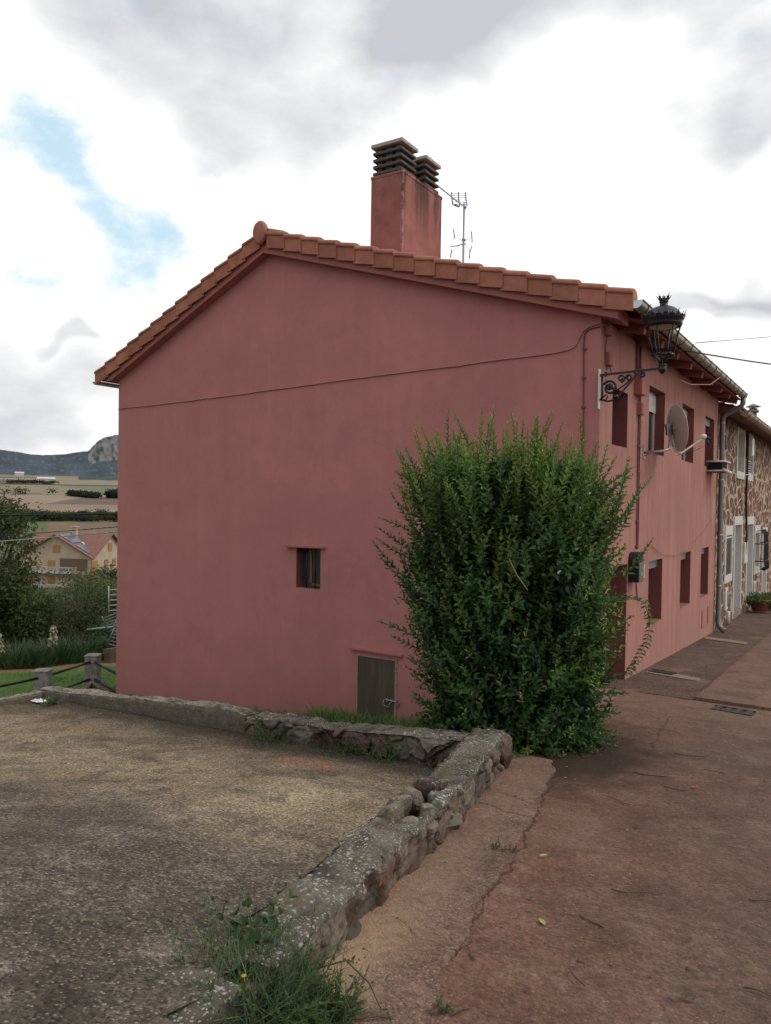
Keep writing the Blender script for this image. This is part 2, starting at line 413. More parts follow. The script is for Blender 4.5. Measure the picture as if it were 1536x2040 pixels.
def road_mat():
    t = T('red_earth_road'); x, y, z = t.xyz(); flat = t.vmul(t.pos, (1, 1, .15))
    big = t.noise(.5, 5, .6, .5, v=flat); mid = t.noise(2.2, 6, .66, .3, v=flat); fine = t.noise(17, 6, .7, v=flat)
    d = t.math('SUBTRACT', x, t.math('ADD', -1.45, t.math('MULTIPLY', y, -.165)))     # distance from the low wall
    d = t.math('ADD', d, t.math('MULTIPLY', t.math('SUBTRACT', mid, .5), .55))
    red = t.ramp(mid, [(.3, (.112, .054, .037)), (.5, (.155, .079, .055)), (.72, (.20, .112, .080))])
    gry = t.ramp(mid, [(.3, (.084, .053, .040)), (.55, (.125, .081, .061)), (.75, (.170, .117, .091))])
    w = t.mr(t.math('ADD', d, t.math('MULTIPLY', t.math('SUBTRACT', big, .5), 3.4)), -.3, 2.3, 0, .85, True)
    c = t.mix(w, red, gry)
    far = t.mr(y, 8.5, 12, 0, 1, True)
    c = t.mix(t.math('MULTIPLY', far, .6), c, t.ramp(mid, [(.3, (.160, .097, .072)), (.7, (.245, .158, .120))]))
    sand = t.mr(t.math('ADD', d, t.math('MULTIPLY', t.math('SUBTRACT', t.noise(1.1, 4, .6, v=flat), .5), .8)), .30, -.05, 0, .85, True)
    c = t.mix(t.math('MULTIPLY', sand, t.mr(y, 5.5, 2.5, .25, 1)), c, (.34, .225, .135))
    c = t.mix(t.mr(t.noise(1.0, 6, .66, .8, v=t.vadd(flat, (4, 2, 0))), .55, .70, 0, .55, True), c, (.062, .038, .028))
    c = t.mix(t.mr(t.noise(2.6, 5, .66, .3, v=t.vadd(flat, (8, 1, 0))), .62, .72, 0, .5, True), c, (.28, .150, .100))
    c = t.scale(c, t.mr(fine, .25, .75, .68, 1.32))
    pc, pd = speckle(t, 75); k = t.xyz(pc)[0]
    c = t.scale(c, t.mr(k, 0, 1, .72, 1.28))
    c = t.mix(t.math('MULTIPLY', t.mr(k, .955, .97, 0, .45), t.mr(pd, .42, .25)), c, (.36, .26, .19))
    v2 = t.vadd(flat, (5, 3, 0)); pd2 = t.vor(21, v=v2); k2 = t.xyz(t.vor(21, v=v2, out='Color'))[1]
    c = t.mix(t.math('MULTIPLY', t.mr(k2, .965, .975), t.mr(pd2, .28, .18, 0, .5)), c, (.32, .22, .16))
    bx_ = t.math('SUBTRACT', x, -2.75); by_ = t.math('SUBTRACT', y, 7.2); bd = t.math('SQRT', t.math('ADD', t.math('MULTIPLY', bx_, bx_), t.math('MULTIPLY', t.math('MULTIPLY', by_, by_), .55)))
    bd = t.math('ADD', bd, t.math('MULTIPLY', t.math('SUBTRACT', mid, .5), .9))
    c = t.mix(t.mr(bd, 1.45, .75, 0, .88, True), c, (.034, .022, .016))  # road colour darkened round the bush foot: contact shadow plus leaf litter
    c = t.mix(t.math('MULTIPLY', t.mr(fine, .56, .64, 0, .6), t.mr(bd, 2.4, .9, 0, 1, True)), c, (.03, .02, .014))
    for p, q, ww in (((-1.46, 2.95), (-1.64, 3.6), .007), ((-1.64, 3.6), (-1.72, 4.2), .012), ((-1.72, 4.2), (-2.24, 6.35), .012), ((-3.4, 10.35), (-1.2, 9.75), .012), ((-2.1, 10.05), (-1.75, 7.4), .011), ((-1.25, 11.4), (1.5, 11.0), .018), ((-3.0, 11.3), (-2.1, 11.72), .014)):
        c = t.mix(t.math('MULTIPLY', line_mask(t, x, y, p, q, ww), .8), c, (.045, .028, .022))
    h = t.math('ADD', t.math('MULTIPLY', fine, 1.0), t.math('MULTIPLY', pd, -.6))
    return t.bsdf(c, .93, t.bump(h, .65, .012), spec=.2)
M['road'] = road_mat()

def slab_mat(name, lo, hi, dark, sc=60):
    t = T(name); flat = t.vmul(t.pos, (1, 1, .2))
    mid = t.noise(2.6, 6, .66, .3, v=flat); fine = t.noise(22, 5, .7, v=flat)
    c = t.mix(t.mr(mid, .28, .72), lo, hi)
    c = t.mix(t.mr(t.noise(.9, 5, .65, .5, v=flat), .48, .68, 0, .7, True), c, dark)
    pc, pd = speckle(t, sc); k = t.xyz(pc)[0]
    c = t.scale(c, t.math('MULTIPLY', t.mr(k, 0, 1, .62, 1.38), t.mr(fine, .3, .7, .8, 1.2)))
    c = t.mix(t.math('MULTIPLY', t.mr(k, .92, .94, 0, .6), t.mr(pd, .45, .25)), c, (.38, .32, .26))
    x, y, z = t.xyz()
    if sc == 85:      # pale sand washed against the foot of the wall
        dd = t.math('ADD', t.math('SUBTRACT', x, t.math('ADD', -1.45, t.math('MULTIPLY', y, -.165))), t.math('MULTIPLY', t.math('SUBTRACT', mid, .5), .5))
        c = t.mix(t.math('MULTIPLY', t.mr(dd, .34, .02, 0, .8, True), t.mr(y, 4.4, 2.6, .2, 1)), c, t.scale((.37, .25, .155), t.mr(fine, .3, .7, .75, 1.25)))
    for p, q, ww in (((-2.4, 5.05), (-1.8, 5.0), .010), ((-2.35, 5.42), (-1.9, 5.30), .009), ((-1.9, 3.1), (-1.5, 3.0), .004)):
        c = t.mix(t.math('MULTIPLY', line_mask(t, x, y, p, q, ww), .8), c, (.045, .03, .024))
    return t.bsdf(c, .9, t.bump(t.math('SUBTRACT', fine, pd), .55, .01), spec=.25)
M['strip'] = slab_mat('edge_strip_concrete', (.128, .074, .054), (.215, .138, .099), (.088, .051, .037), 85)
M['paving'] = slab_mat('dark_paving_concrete', (.088, .053, .040), (.142, .091, .067), (.068, .043, .033))
M['palestrip'] = slab_mat('pale_channel_concrete', (.22, .160, .122), (.31, .235, .185), (.17, .115, .085))
M['kerb'] = vcol_stone('weathered_kerb')

def soil_mat():
    t = T('garden_soil'); n = t.noise(3, 6, .65)
    c = t.ramp(n, [(.3, (.035, .030, .018)), (.55, (.06, .055, .028)), (.75, (.10, .08, .045))])
    return t.bsdf(c, .95, t.bump(t.noise(25, 5, .7), .6, .02))
M['soil'] = soil_mat()

def terrain_mat():
    t = T('valley_ground'); c = t.attr('col', 'Color')
    n = t.noise(.02, 6, .65); n2 = t.noise(1.3, 6, .7); n3 = t.noise(.0035, 3, .5)
    c = t.scale(c, t.math('MULTIPLY', t.mr(n, .3, .7, .86, 1.14), t.mr(n2, .3, .7, .82, 1.2)))
    return t.bsdf(c, .95, spec=.1)
M['terrain'] = terrain_mat()

def house_stone():
    t = T('rubble_stone_raised_joints'); x, y, z = t.xyz()
    warp = t.noise(1.9, 4, .6, col=True)
    v = t.vadd(t.vmul(t.pos, (1, .62, 1.05)), t.vmul(warp, (.5, .5, .5)))
    e = t.vor(2.3, 'DISTANCE_TO_EDGE', v=v); cid = t.xyz(t.vor(2.3, v=v, out='Color'))
    st = t.noise(1, 5, .65, v=t.vmul(t.pos, (9, 9, .9)))
    c = t.ramp(st, [(.3, (.070, .034, .022)), (.5, (.165, .085, .056)), (.72, (.30, .18, .125))])
    c = t.scale(c, t.mr(cid[0], 0, 1, .75, 1.3))
    j = t.math('ADD', e, t.math('MULTIPLY', t.math('SUBTRACT', t.noise(7, 4, .6), .5), .05))
    jm = t.mr(j, .095, .060, 0, .95); jm = t.math('MULTIPLY', jm, t.mr(t.noise(1.6, 4, .6), .32, .42, .1, 1))
    c = t.mix(jm, c, (.52, .39, .30))
    c = t.mix(t.mr(z, 1.4, 2.4, 0, .45), c, (.09, .05, .035))
    h = t.math('ADD', t.mr(j, .14, .04, 0, 1), t.math('MULTIPLY', st, .4))
    return t.bsdf(c, .92, t.bump(h, .9, .05), spec=.2)
M['housestone'] = house_stone()
def far_house(): 
    t = T('far_house_render'); return t.bsdf(t.scale((.50, .385, .285), t.mr(t.noise(.7, 4), .3, .7, .9, 1.1)), .9)
M['farwall'] = far_house()
M['farroof'] = simple('far_roof_tiles', (.215, .100, .075), .85, var=.25, sc=1.8)
M['solar'] = simple('solar_panel', (.10, .12, .16), .3, .2, var=.15, sc=2)
M['farwhite'] = simple('far_white_paint', (.55, .55, .55), .6)

# ------------------------------------------------------------------ ground heights
def sst(a, b, x):
    t = np.clip((x - a) / (b - a), 0, 1); return t*t*(3 - 2*t)
RY = [-60, -30, 0, 6, 11, 12.7, 20.7, 26, 35, 80, 4000]; RZ = [3.0, 1.0, -1.70, -2.30, -2.79, -2.90, -3.265, -3.42, -3.8, -6, -8]
_ry = np.linspace(-60, 120, 1441); _rz = np.interp(_ry, RY, RZ)
_k = np.hanning(17); _rz2 = np.convolve(np.pad(_rz, 8, mode='edge'), _k/_k.sum(), 'valid')
def road_z(y): return np.interp(y, _ry, _rz2)
def terr_z(x, y):
    """concrete terrace"""
    t = np.clip((-3.4 - x)/5.6, 0, 1)
    return (1-t)*(-1.36 - .172*y) + t*(-2.62 + .05*(6 - y))
def gard_z(x, y):
    """garden strip between the terrace and the gable"""
    return np.interp(-x, [2.2, 2.9, 3.4, 4.2, 7.4, 10, 14], [-2.80, -3.0, -3.35, -3.75, -3.95, -4.15, -4.4]) + 0*y
PS = [0, 15, 20, 26, 40, 80, 150, 200, 250, 300, 400, 500, 650, 900, 1300, 1700, 1900]
PZ = [-4.2, -4.4, -4.7, -5.4, -8, -12.5, -17, -17.3, -15.6, -14.6, -14, -12, -8, 0, 20, 36, 42]
UD = np.array([-.822, .570]); TD = np.array([.570, .822])
RA = np.array([-.5, -.2, -.1, -.078, -.06, -.045, -.03, -.02, -.01, .0, .012, .025, .032, .036, .042, .05, .06, .076, .1, .2, .6])
RH = np.array([100, 120, 124, 128, 126, 122, 117, 116, 116, 119, 125, 130, 132, 138, 155, 166, 174, 178, 170, 130, 100.])
def terrain(x, y):
    s = x*UD[0] + y*UD[1]; tt = x*TD[0] + y*TD[1]; r = np.hypot(x, y)
    a = tt / np.maximum(s, 1)
    z = np.interp(s, PS, PZ)
    ridge = np.interp(a, RA, RH)
    up = sst(1750, 2600, s)
    cl = np.interp(a, [.028, .036, .08, .2], [0, 1, 1, 0])            # the rocky bluff rises almost straight up
    up = up*(1-cl) + cl*(sst(1750, 2300, s)*.40 + .60*sst(2300, 2420, s))
    z = z + up*(ridge - 42)*(1 - .25*sst(2700, 4200, s))
    az = np.degrees(np.arctan2(x, y))
    w = sst(-25, -50, az) * sst(150, 130, -az)
    z2 = np.maximum(road_z(np.clip(y, -60, 120)), -9) - .22
    z = z*w + z2*(1-w)
    z = z - 1.3*np.maximum(sst(13.6, 12.2, r), sst(-13.95, -13.6, x)*sst(40, 30, r)) * sst(-2.6, -3.4, x)*sst(42, 30, y)
    return z

def field_col(s, a, r, z_=None):
    """colour of the valley, hill haze included, by distance along the valley axis and by bearing"""
    n = len(s); c = np.empty((n, 3)); c[:] = (.085, .150, .032)
    px = a*1530 + 120                                           # bearing
    h = np.array([mn.noise((px[i]*.03, s[i]*.004, 0)) for i in range(n)])
    def put(mask, col): c[mask] = col
    put((s > 24.9 + .6*h) & (s < 26.3 + .5*h) , (.19, .10, .065))
    put(s >= 28, (.07, .10, .03))
    put((s > 60) & (s < 230), (.065, .085, .03))
    put((s >= 230) & (s < 330), (.105, .115, .05))
    put((s >= 290 + 14*h) & (s < 420), (.165, .125, .08))
    put((s >= 300) & (px < 100), (.105, .12, .06))
    put((s >= 420) & (s < 520), (.20, .135, .10))
    put((s >= 520) & (s < 700), (.255, .190, .135))
    put((s >= 560) & (s < 640) & (px > 95), (.24, .175, .125))
    dk = (s > 640) & (s < 640 + (px - 95)*2.4) & (s < 790) & (px > 95)
    put((s >= 700) & (s < 860), (.27, .205, .15))
    put(dk, (.145, .105, .082))
    put((s >= 860) & (s < 1120), (.225, .19, .125))
    put((s >= 860) & (s < 900) & (px < 90), (.15, .105, .085))
    put((s >= 1000 + 130*np.sin(px*.02)) & (s < 1150), (.16, .16, .10))
    put((s >= 1120) & (s < 1150), (.05, .055, .04))
    put((s >= 1150) & (s < 1480), (.245, .20, .14))
    put((s >= 1150) & (s < 1330) & (px < 110), (.155, .10, .085))
    put((s >= 1330) & (s < 1400) & (px < 85), (.30, .29, .25))
    put((s >= 1400) & (s < 1470) & (px < 100), (.06, .07, .055))
    put((s >= 1480) & (s < 1700), (.23, .185, .125))
    put((s >= 1400 + 40*h) & (px > 150), (.050, .070, .064))
    hill = (s >= 1690 + 40*h)
    hc = np.array([.052, .072, .090])[None, :] * (1 + .35*h[:, None])  # bluish far hills: distance haze is mixed into their colour
    c[hill] = hc[hill]
    n2 = np.array([mn.noise((px[i]*.16, s[i]*.013, 4)) for i in range(n)])
    c[hill & (n2 > .28)] = (.088, .105, .108)
    zz_ = z_ if z_ is not None else s
    cliff = (s > 2285) & (s < 2440) & (px > 166)
    n3 = np.array([mn.fractal((px[i]*.16, zz_[i]*.045, 9), .75, 2.1, 4) if cliff[i] else 0 for i in range(n)])
    kk = np.clip(n3[cliff]*1.6 + .62, 0, 1)[:, None]; c[cliff] = np.array([.055, .068, .068])[None]*(1-kk) + kk*np.array([.215, .21, .20])[None]
    return c

def build_ground():
    azf = np.radians(np.concatenate([np.arange(-180, -72, 4.), np.arange(-72, -62, 1.), np.arange(-62, -49, .09), np.arange(-49, -20, .8), np.arange(-20, 181, 4.)]))
    rad = np.concatenate([[0.01, 3, 6, 9], np.arange(11, 34, .5), 34 * (2240/34) ** (np.linspace(0, 1, 300)), np.arange(2255, 2480, 7.), np.arange(2500, 3000, 45.), [3600, 4500, 6000, 9000]])
    A, Rr = np.meshgrid(azf, rad, indexing='ij'); x = (Rr*np.sin(A)).ravel(); y = (Rr*np.cos(A)).ravel()
    z = terrain(x, y)
    s = x*UD[0] + y*UD[1]; tt = x*TD[0] + y*TD[1]
    far = s > 15
    bump = np.zeros(len(x)); 
    idx = np.where((s > 1700))[0]
    for i in idx: bump[i] = 3.2*mn.fractal((x[i]*.012, y[i]*.012, 0), .8, 2.2, 5)
    idx = np.where((s > 2285) & (s < 2480) & (tt/np.maximum(s, 1) > .03))[0]
    for i in idx: bump[i] += 5*mn.fractal((x[i]*.03, y[i]*.03, 3), .7, 2.2, 4)
    idx = np.where((np.hypot(x, y) < 60) & (x < -8))[0]
    for i in idx: bump[i] += .06*mn.noise((x[i]*.6, y[i]*.6, 0))
    z = z + bump
    col = field_col(np.maximum(s, 0), tt/np.maximum(s, 1), np.hypot(x, y), z)
    near = (s <= 15) | (tt/np.maximum(s, 1) > .6); col[near] = (.11, .08, .05)
    o = np_mesh('ground', np.stack([x, y, z], 1), grid_faces(len(azf), len(rad))[:, ::-1], M['terrain'], smooth=True, vcol=col)
    props(o, kind='structure')
build_ground()

def sheet(name, xs, ys, zf, mat, amp=.0, sc=1.0, keep=None, kind='structure', drop=0):
    X, Y = np.meshgrid(xs, ys, indexing='ij'); x, y = X.ravel(), Y.ravel(); z = zf(x, y)
    if amp: z = z + np.array([amp*mn.fractal((a*sc, b*sc, 1.7), .8, 2.1, 4) for a, b in zip(x, y)])
    F = grid_faces(len(xs), len(ys))
    if keep is not None:
        k = keep(x, y); F = F[k[F].all(1)]
    o = np_mesh(name, np.stack([x, y, z], 1), F, mat, smooth=True)
    return props(o, kind=kind)

def wall_line(y):      # inner edge (terrace side) and centre of the low stone wall between terrace and road
    return np.interp(y, [1.0, 1.95, 2.3, 2.75, 3.4, 3.76, 4.48, 5.0, 6.04, 6.3], [-1.71, -1.895, -1.985, -2.06, -2.19, -2.24, -2.395, -2.49, -2.755, -2.83])
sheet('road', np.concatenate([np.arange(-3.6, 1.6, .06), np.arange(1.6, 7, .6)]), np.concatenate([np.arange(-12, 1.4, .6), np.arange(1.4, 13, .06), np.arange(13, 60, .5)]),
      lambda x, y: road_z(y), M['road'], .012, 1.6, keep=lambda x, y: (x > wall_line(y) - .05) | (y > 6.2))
sheet('terrace', np.arange(-9.05, -1.3, .06), np.concatenate([np.arange(-8, 1, .5), np.arange(1, 6.02, .06)]),
      terr_z, M['terrace'], .012, 1.3, keep=lambda x, y: x < wall_line(y) + .06)
sheet('garden_soil', np.arange(-13.8, -2.0, .25), np.arange(6.0, 11.05, .25), lambda x, y: gard_z(x, y), M['soil'], .05, 1.1, keep=lambda x, y: (x < -2.9) | (y < 9.5))

# pavement along the facade, a step below the road concrete, and the concrete edging of the road
def slab(name, poly, h, mat, zf=None, ragged=0.0, sub=.12, kind='structure'):
    """a thin slab over a ground polygon: top follows the ground + h, sides go down"""
    zf = zf or (lambda x, y: road_z(y)); pts = []
    n = len(poly)
    for i in range(n):
        a, b = np.array(poly[i]), np.array(poly[(i+1) % n]); L = np.linalg.norm(b-a); k = max(1, int(L/sub))
        nrm = np.array([-(b-a)[1], (b-a)[0]]) / L
        for j in range(k):
            p = a + (b-a)*j/k
            if ragged: p = p + nrm*ragged*mn.fractal((p[0]*4, p[1]*4, 2), .8, 2, 3)
            pts.append(p)
    mb = MB(); m = len(pts); zt = [float(zf(p[0], p[1])) + h for p in pts]
    vs = [(p[0], p[1], z) for p, z in zip(pts, zt)] + [(p[0], p[1], z - h - .06) for p, z in zip(pts, zt)]
    mb.add(vs, [tuple(range(m))] + [(i, (i+1) % m, m + (i+1) % m, m + i) for i in range(m)])
    o = mb.build(name, mat); return props(o, kind=kind)

def grid_slab(name, x0f, x1f, ys, h, mat, nx=8, amp=.006):
    """strip between two border curves x0(y), x1(y), with its own outer edge"""
    X = []
    for y in ys:
        a, b = x0f(y), x1f(y); row = [(a, y, float(road_z(y)) - .05)]
        for i in range(nx+1):
            x = a + (b-a)*i/nx; row.append((x, y, float(road_z(y)) + h + amp*mn.fractal((x*3, y*3, 5), .8, 2, 3)))
        row.append((b + .006, y, float(road_z(y)) - .05)); X.append(row)
    X = [[(a, b, c - .09) for a, b, c in X[0]]] + X
    V = np.array(X).reshape(-1, 3)
    return props(np_mesh(name, V, grid_faces(len(ys)+1, nx+3), mat, smooth=False), kind='structure')
rag = lambda y, k: .045*mn.fractal((k, y*2.3, 0), .55, 2.2, 5)
strip_out = lambda y: float(np.interp(y, [1.0, 2.5, 3.6, 4.2, 6.3, 6.7], [-1.18, -1.36, -1.66, -1.74, -2.26, -2.38])) + rag(y, 3.1)
grid_slab('footpath', lambda y: float(wall_line(y)) + .02, strip_out, np.arange(1.0, 6.75, .05), .013, M['strip'])
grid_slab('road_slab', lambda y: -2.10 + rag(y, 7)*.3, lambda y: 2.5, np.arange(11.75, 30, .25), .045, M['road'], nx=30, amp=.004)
grid_slab('pavement', lambda y: -3.4, lambda y: -2.11 + rag(y, 9)*.2, np.arange(11.72, 31, .15), .006, M['paving'])
def zr(d): return lambda x, y: road_z(y) + d
slab('pavement_channel', [(-3.22, 13.55), (-2.35, 13.36), (-2.33, 13.66), (-3.22, 13.86)], .012, M['palestrip'], zr(.012), .01)
slab('pavement_channel', [(-3.28, 19.3), (-2.35, 19.05), (-2.33, 19.42), (-3.28, 19.75)], .012, M['palestrip'], zr(.012), .01)

def grate(c, d, L, W, n, label, h=.02):
    d = V3((d[0], d[1], 0)).normalized(); w = V3((-d.y, d.x, 0)); c = V3((c[0], c[1], float(road_z(c[1])) + h))
    d.z = float(road_z(c.y + d.y) - road_z(c.y)); mb = MB()
    for s in (-1, 1): mb.obox(c + w*s*(W/2-.012), d*L/2, w*.012, V3((0, 0, .012)))
    for i in range(n): mb.obox(c + d*L*((i+.5)/n - .5), d*L/n*.28, w*(W/2-.02), V3((0, 0, .010)))
    mb.obox(c - V3((0, 0, .006)), d*L/2, w*W/2, V3((0, 0, .003)))
    props(mb.build('drain_grate', M['grate']), label, 'drain')
grate((-2.98, 13.72), (1, -.2), .42, .2, 7, 'small rusty drain grate in the pavement close to the pink facade', .034)
grate((-1.52, 11.30), (1, -.1), .52, .26, 4, 'dark flat drain cover in the roadway at the corner of the paving joint', .008)

# ------------------------------------------------------------------ walls with openings
def wall_grid(mb, O, U, Vv, Nn, us, vs, holes, depth):
    """quads over the u x v grid except the holes (u0,u1,v0,v1), each with a reveal going in by its depth; Nn points out"""
    O, U, Vv, Nn = V3(O), V3(U), V3(Vv), V3(Nn)
    us = sorted(set([*us] + [h[i] for h in holes for i in (0, 1)])); vs = sorted(set([*vs] + [h[i] for h in holes for i in (2, 3)]))
    P = lambda u, v, d=0: O + U*u + Vv*v - Nn*d
    for a, b in zip(us, us[1:]):
        for c, d in zip(vs, vs[1:]):
            mu, mv = (a+b)/2, (c+d)/2
            if any(h[0] < mu < h[1] and h[2] < mv < h[3] for h in holes): continue
            mb.add([P(a, c), P(b, c), P(b, d), P(a, d)], [(0, 1, 2, 3)])
    rvs = []
    for h in holes:
        rv = MB(); rvs.append(rv)
        D = h[4] if len(h) > 4 else depth; a, b, c, d = h[:4]
        rv.add([P(a, c), P(b, c), P(b, c, D), P(a, c, D)], [(0, 1, 2, 3)]); rv.add([P(a, d), P(b, d), P(b, d, D), P(a, d, D)], [(3, 2, 1, 0)])
        rv.add([P(a, c), P(a, d), P(a, d, D), P(a, c, D)], [(3, 2, 1, 0)]); rv.add([P(b, c), P(b, d), P(b, d, D), P(b, c, D)], [(0, 1, 2, 3)])
    return rvs

XF, YG, XB, YE = -3.33, 10.98, -13.82, 20.95
RX, RZT, SR, SL = -9.57, 4.66, .297, .482     # ridge and the two pitches
OV = .2
def roof_top(x): return RZT - (SR*(x-RX) if x > RX else SL*(RX-x))
TH = .165
house = empty('pink_house', (-8.5, 15.5, -3.3), 'two storey dark pink rendered house with tiled gable roof and pink chimney', 'house')

# gable wall (facing the terrace): u along -x
gm = MB()
gz0 = -4.9; win = (5.53, 6.07-.03, -1.64, -.92, .30); hat = (3.36, 4.13, -3.84, -2.70, .045)
win = (-XF*0 + (8.30-3.33), (8.85-3.33), -1.645, -.915, .28); hat = (6.69-3.33, 7.46-3.33, -3.83, -2.715, .05)
zt = roof_top(XB) - TH
rv = wall_grid(gm, (XF, YG, 0), (-1, 0, 0), (0, 0, 1), (0, -1, 0), [0, XF-RX, XF-XB], [gz0, zt], [win, hat], .28)
gm.add([(XF, YG, zt), (RX, YG, zt), (XB, YG, zt), (RX, YG, RZT-TH), (XF, YG, roof_top(XF)-TH)], [(0, 1, 3, 4), (1, 2, 3)])
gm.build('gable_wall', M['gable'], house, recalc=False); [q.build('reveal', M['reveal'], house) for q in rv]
# facade (facing the road): u along +y
fm = MB()
UW = [(11.62, 12.47, .87, 1.735, .34), (13.86, 15.07, .88, 2.065, .19), (16.66, 17.88, .88, 2.065, .17), (19.25, 20.43, .88, 2.065, .33)]
LW = [(14.08, 15.14, -2.21, -1.05, .33), (16.80, 17.85, -2.20, -1.05, .33), (19.08, 20.07, -2.215, -1.05, .33)]
DR = (11.55, 12.64, -3.05, -1.0, .36)
zf = roof_top(XF) - TH
rv = wall_grid(fm, (XF, 0, 0), (0, 1, 0), (0, 0, 1), (1, 0, 0), [YG, YE], [-3.6, zf], UW + LW + [DR], .3)
fm.add([(XB, YG, gz0), (XB, YG, zt), (XB, YE, zt), (XB, YE, gz0)], [(0, 1, 2, 3)])
fm.add([(XB, YE, gz0), (XB, YE, zt), (RX, YE, RZT-TH), (XF, YE, zf), (XF, YE, gz0)], [(0, 1, 2, 3, 4)])
fm.build('facade_wall', M['front'], house, recalc=False); [q.build('reveal', M['reveal'], house) for q in rv]

# windows of the facade
def facade_window(y0, y1, z0, z1, d, kind):
    x = XF - d; fr = MB(); w = .055
    for a, b, c, e in ((y0, y0+w, z0, z1), (y1-w, y1, z0, z1), (y0+w, y1-w, z0, z0+w), (y0+w, y1-w, z1-w, z1), ((y0+y1)/2-.03, (y0+y1)/2+.03, z0+w, z1-w)):
        fr.box((x-.05, a, c), (x+.004, b, e))
    f = fr.build('window', M['whiteframe'], house)
    MB().box((x-.045, y0+.01, z0+.01), (x-.02, y1-.01, z1-.01)).build('pane', M['glass'], f)
    if kind == 'high':      # pale roller shutter half drawn, close to the wall face
        mb = MB(); n = 5
        for i in range(n): mb.box((x+.008, y0+.03, z1-.05-.066*(i+1)), (x+.03, y1-.03, z1-.052-.066*i))
        mb.build('shutter', M['whiteframe'], f)
    if kind == 'box':       # grey rolled shutter showing as a short apron below the lintel
        mb = MB()
        for i in range(3): mb.box((XF-.115-.004*i, y0+.002, z1-.002-.055*(i+1)), (XF-.095-.004*i, y1-.002, z1-.006-.055*i))
        mb.build('shutter', M['shutter'], f)
    if kind != 'high' or True:
        s = MB().box((x+.005, y0, z0-.002), (XF-.01, y1, z0+.006)); s.build('sill', M['wood_old'] if kind == 'box' else M['reveal'], f)
for i, w in enumerate(UW): facade_window(*w, ('plain', 'high', 'high', 'box')[i])
for w in LW: facade_window(*w, 'box')
d = MB().box((XF-.40, DR[0], DR[2]), (XF-.36, DR[1], DR[3])).build('door', M['reveal'], house)
mb = MB()
for i in range(4): mb.box((XF-.362, DR[0]+.1, -2.75+.44*i), (XF-.352, DR[1]-.1, -2.42+.44*i))
mb.build('door_panels', M['wood_old'], d, bevel=.004)

# gable window: old wooden casement, one dark bar in front, small slate lintel
x0, x1, z0, z1 = -8.85, -8.30, -1.645, -.915
fr = MB(); yy = YG + .16
for a, b, c, e in ((x0+.19, x0+.235, z0+.05, z1), (x1-.06, x1, z0+.05, z1), (x0+.19, x1, z0+.03, z0+.075), (x0+.19, x1, z1-.05, z1)):
    fr.box((a, yy, c), (b, yy+.04, e))
f = fr.build('window', M['wood_old'], house)
MB().box((x0, yy+.02, z0), (x1, yy+.03, z1)).build('pane', M['glass'], f)
MB().box((x0, yy+.035, z0), (x0+.2, yy+.05, z1)).build('inner_shutter', M['reveal'], f)
for xx in (x0+.205, x0+.40):
    MB().tube([(xx, YG+.045, z0+.0), (xx, YG+.045, z1)], .011, 8).build('bar', M['iron_dull'], f)
def ledge(x0, x1, z0, zs, dep, name):
    mb = MB(); n = 14; top = []; bot = []
    for i in range(n+1):
        x = x0 + (x1-x0)*i/n; z = z0 + zs*i/n + .006*mn.noise((x*7, z0, 0)); y = YG - dep*(.85 + .3*mn.noise((x*5, 3, z0)))
        top.append((x, y, z)); bot.append((x, y, z-.022))
    bk = [(x, YG-.001, z+.012) for x, y, z in top]; bb = [(x, YG-.001, z-.03) for x, y, z in top]
    V = top + bot + bk + bb; m = n+1; F = []
    for i in range(n): F += [(i, i+1, m+i+1, m+i), (2*m+i, 2*m+i+1, i+1, i), (m+i, m+i+1, 3*m+i+1, 3*m+i)]
    F += [(0, m, 3*m, 2*m), (n, 2*m+n, 3*m+n, m+n)]
    mb.add(V, F); return mb.build(name, M['trim_pink'], house)
ledge(-9.06, -8.19, -.895, .015, .11, 'lintel'); ledge(-7.60, -6.55, -2.60, -.01, .075, 'lintel')
# metal hatch door in the gable with a hasp
hd = MB(); hx0, hx1, hz0, hz1 = -7.46, -6.69, -3.83, -2.715
hd.box((hx0+.012, YG-.012, hz0+.01), (hx1-.012, YG+.03, hz1-.012)); h = hd.build('hatch_door', M['hatch'], house, bevel=.004)
hf = MB()
for a, b, c, e in ((hx0-.012, hx0+.008, hz0, hz1+.012), (hx1-.008, hx1+.03, hz0, hz1+.012), (hx0+.008, hx1-.008, hz1-.008, hz1+.012)): hf.box((a, YG-.016, c), (b, YG+.02, e))
hf.build('frame', simple('chipped_frame_paint', (.33, .22, .19), .8, var=.5, sc=22), h)
lt = MB(); lz = -3.42
lt.tube([(hx1-.17, YG-.035, lz+.03), (hx1+.05, YG-.035, lz+.015)], .011, 8)
for q in (-.14, -.05, .035): lt.obox((hx1+q, YG-.022, lz+.02), (.014, 0, 0), (0, .015, 0), (0, 0, .028))
lt.tube([(hx1-.21, YG-.03, lz+.02), (hx1-.22, YG-.045, lz-.075), (hx1-.10, YG-.045, lz-.085), (hx1-.08, YG-.03, lz+.0)], .006, 6)
lt.obox((hx1+.06, YG-.03, lz-.025), (.024, 0, 0), (0, .014, 0), (0, 0, .026))
lt.build('latch', M['alu'], h)
# recessed utility covers at the far foot of the facade
for y0, y1, za in ((19.30, 19.62, -2.95), (20.05, 20.32, -2.93)):
    cv = MB().box((XF-.002, y0, za), (XF+.016, y1, za+.42)); c = cv.build('meter_cover', M['trim_pink'], house, bevel=.006)
    MB().box((XF+.012, y0+.05, za+.06), (XF+.022, y1-.05, za+.36)).build('cover_lid', M['front'], c)
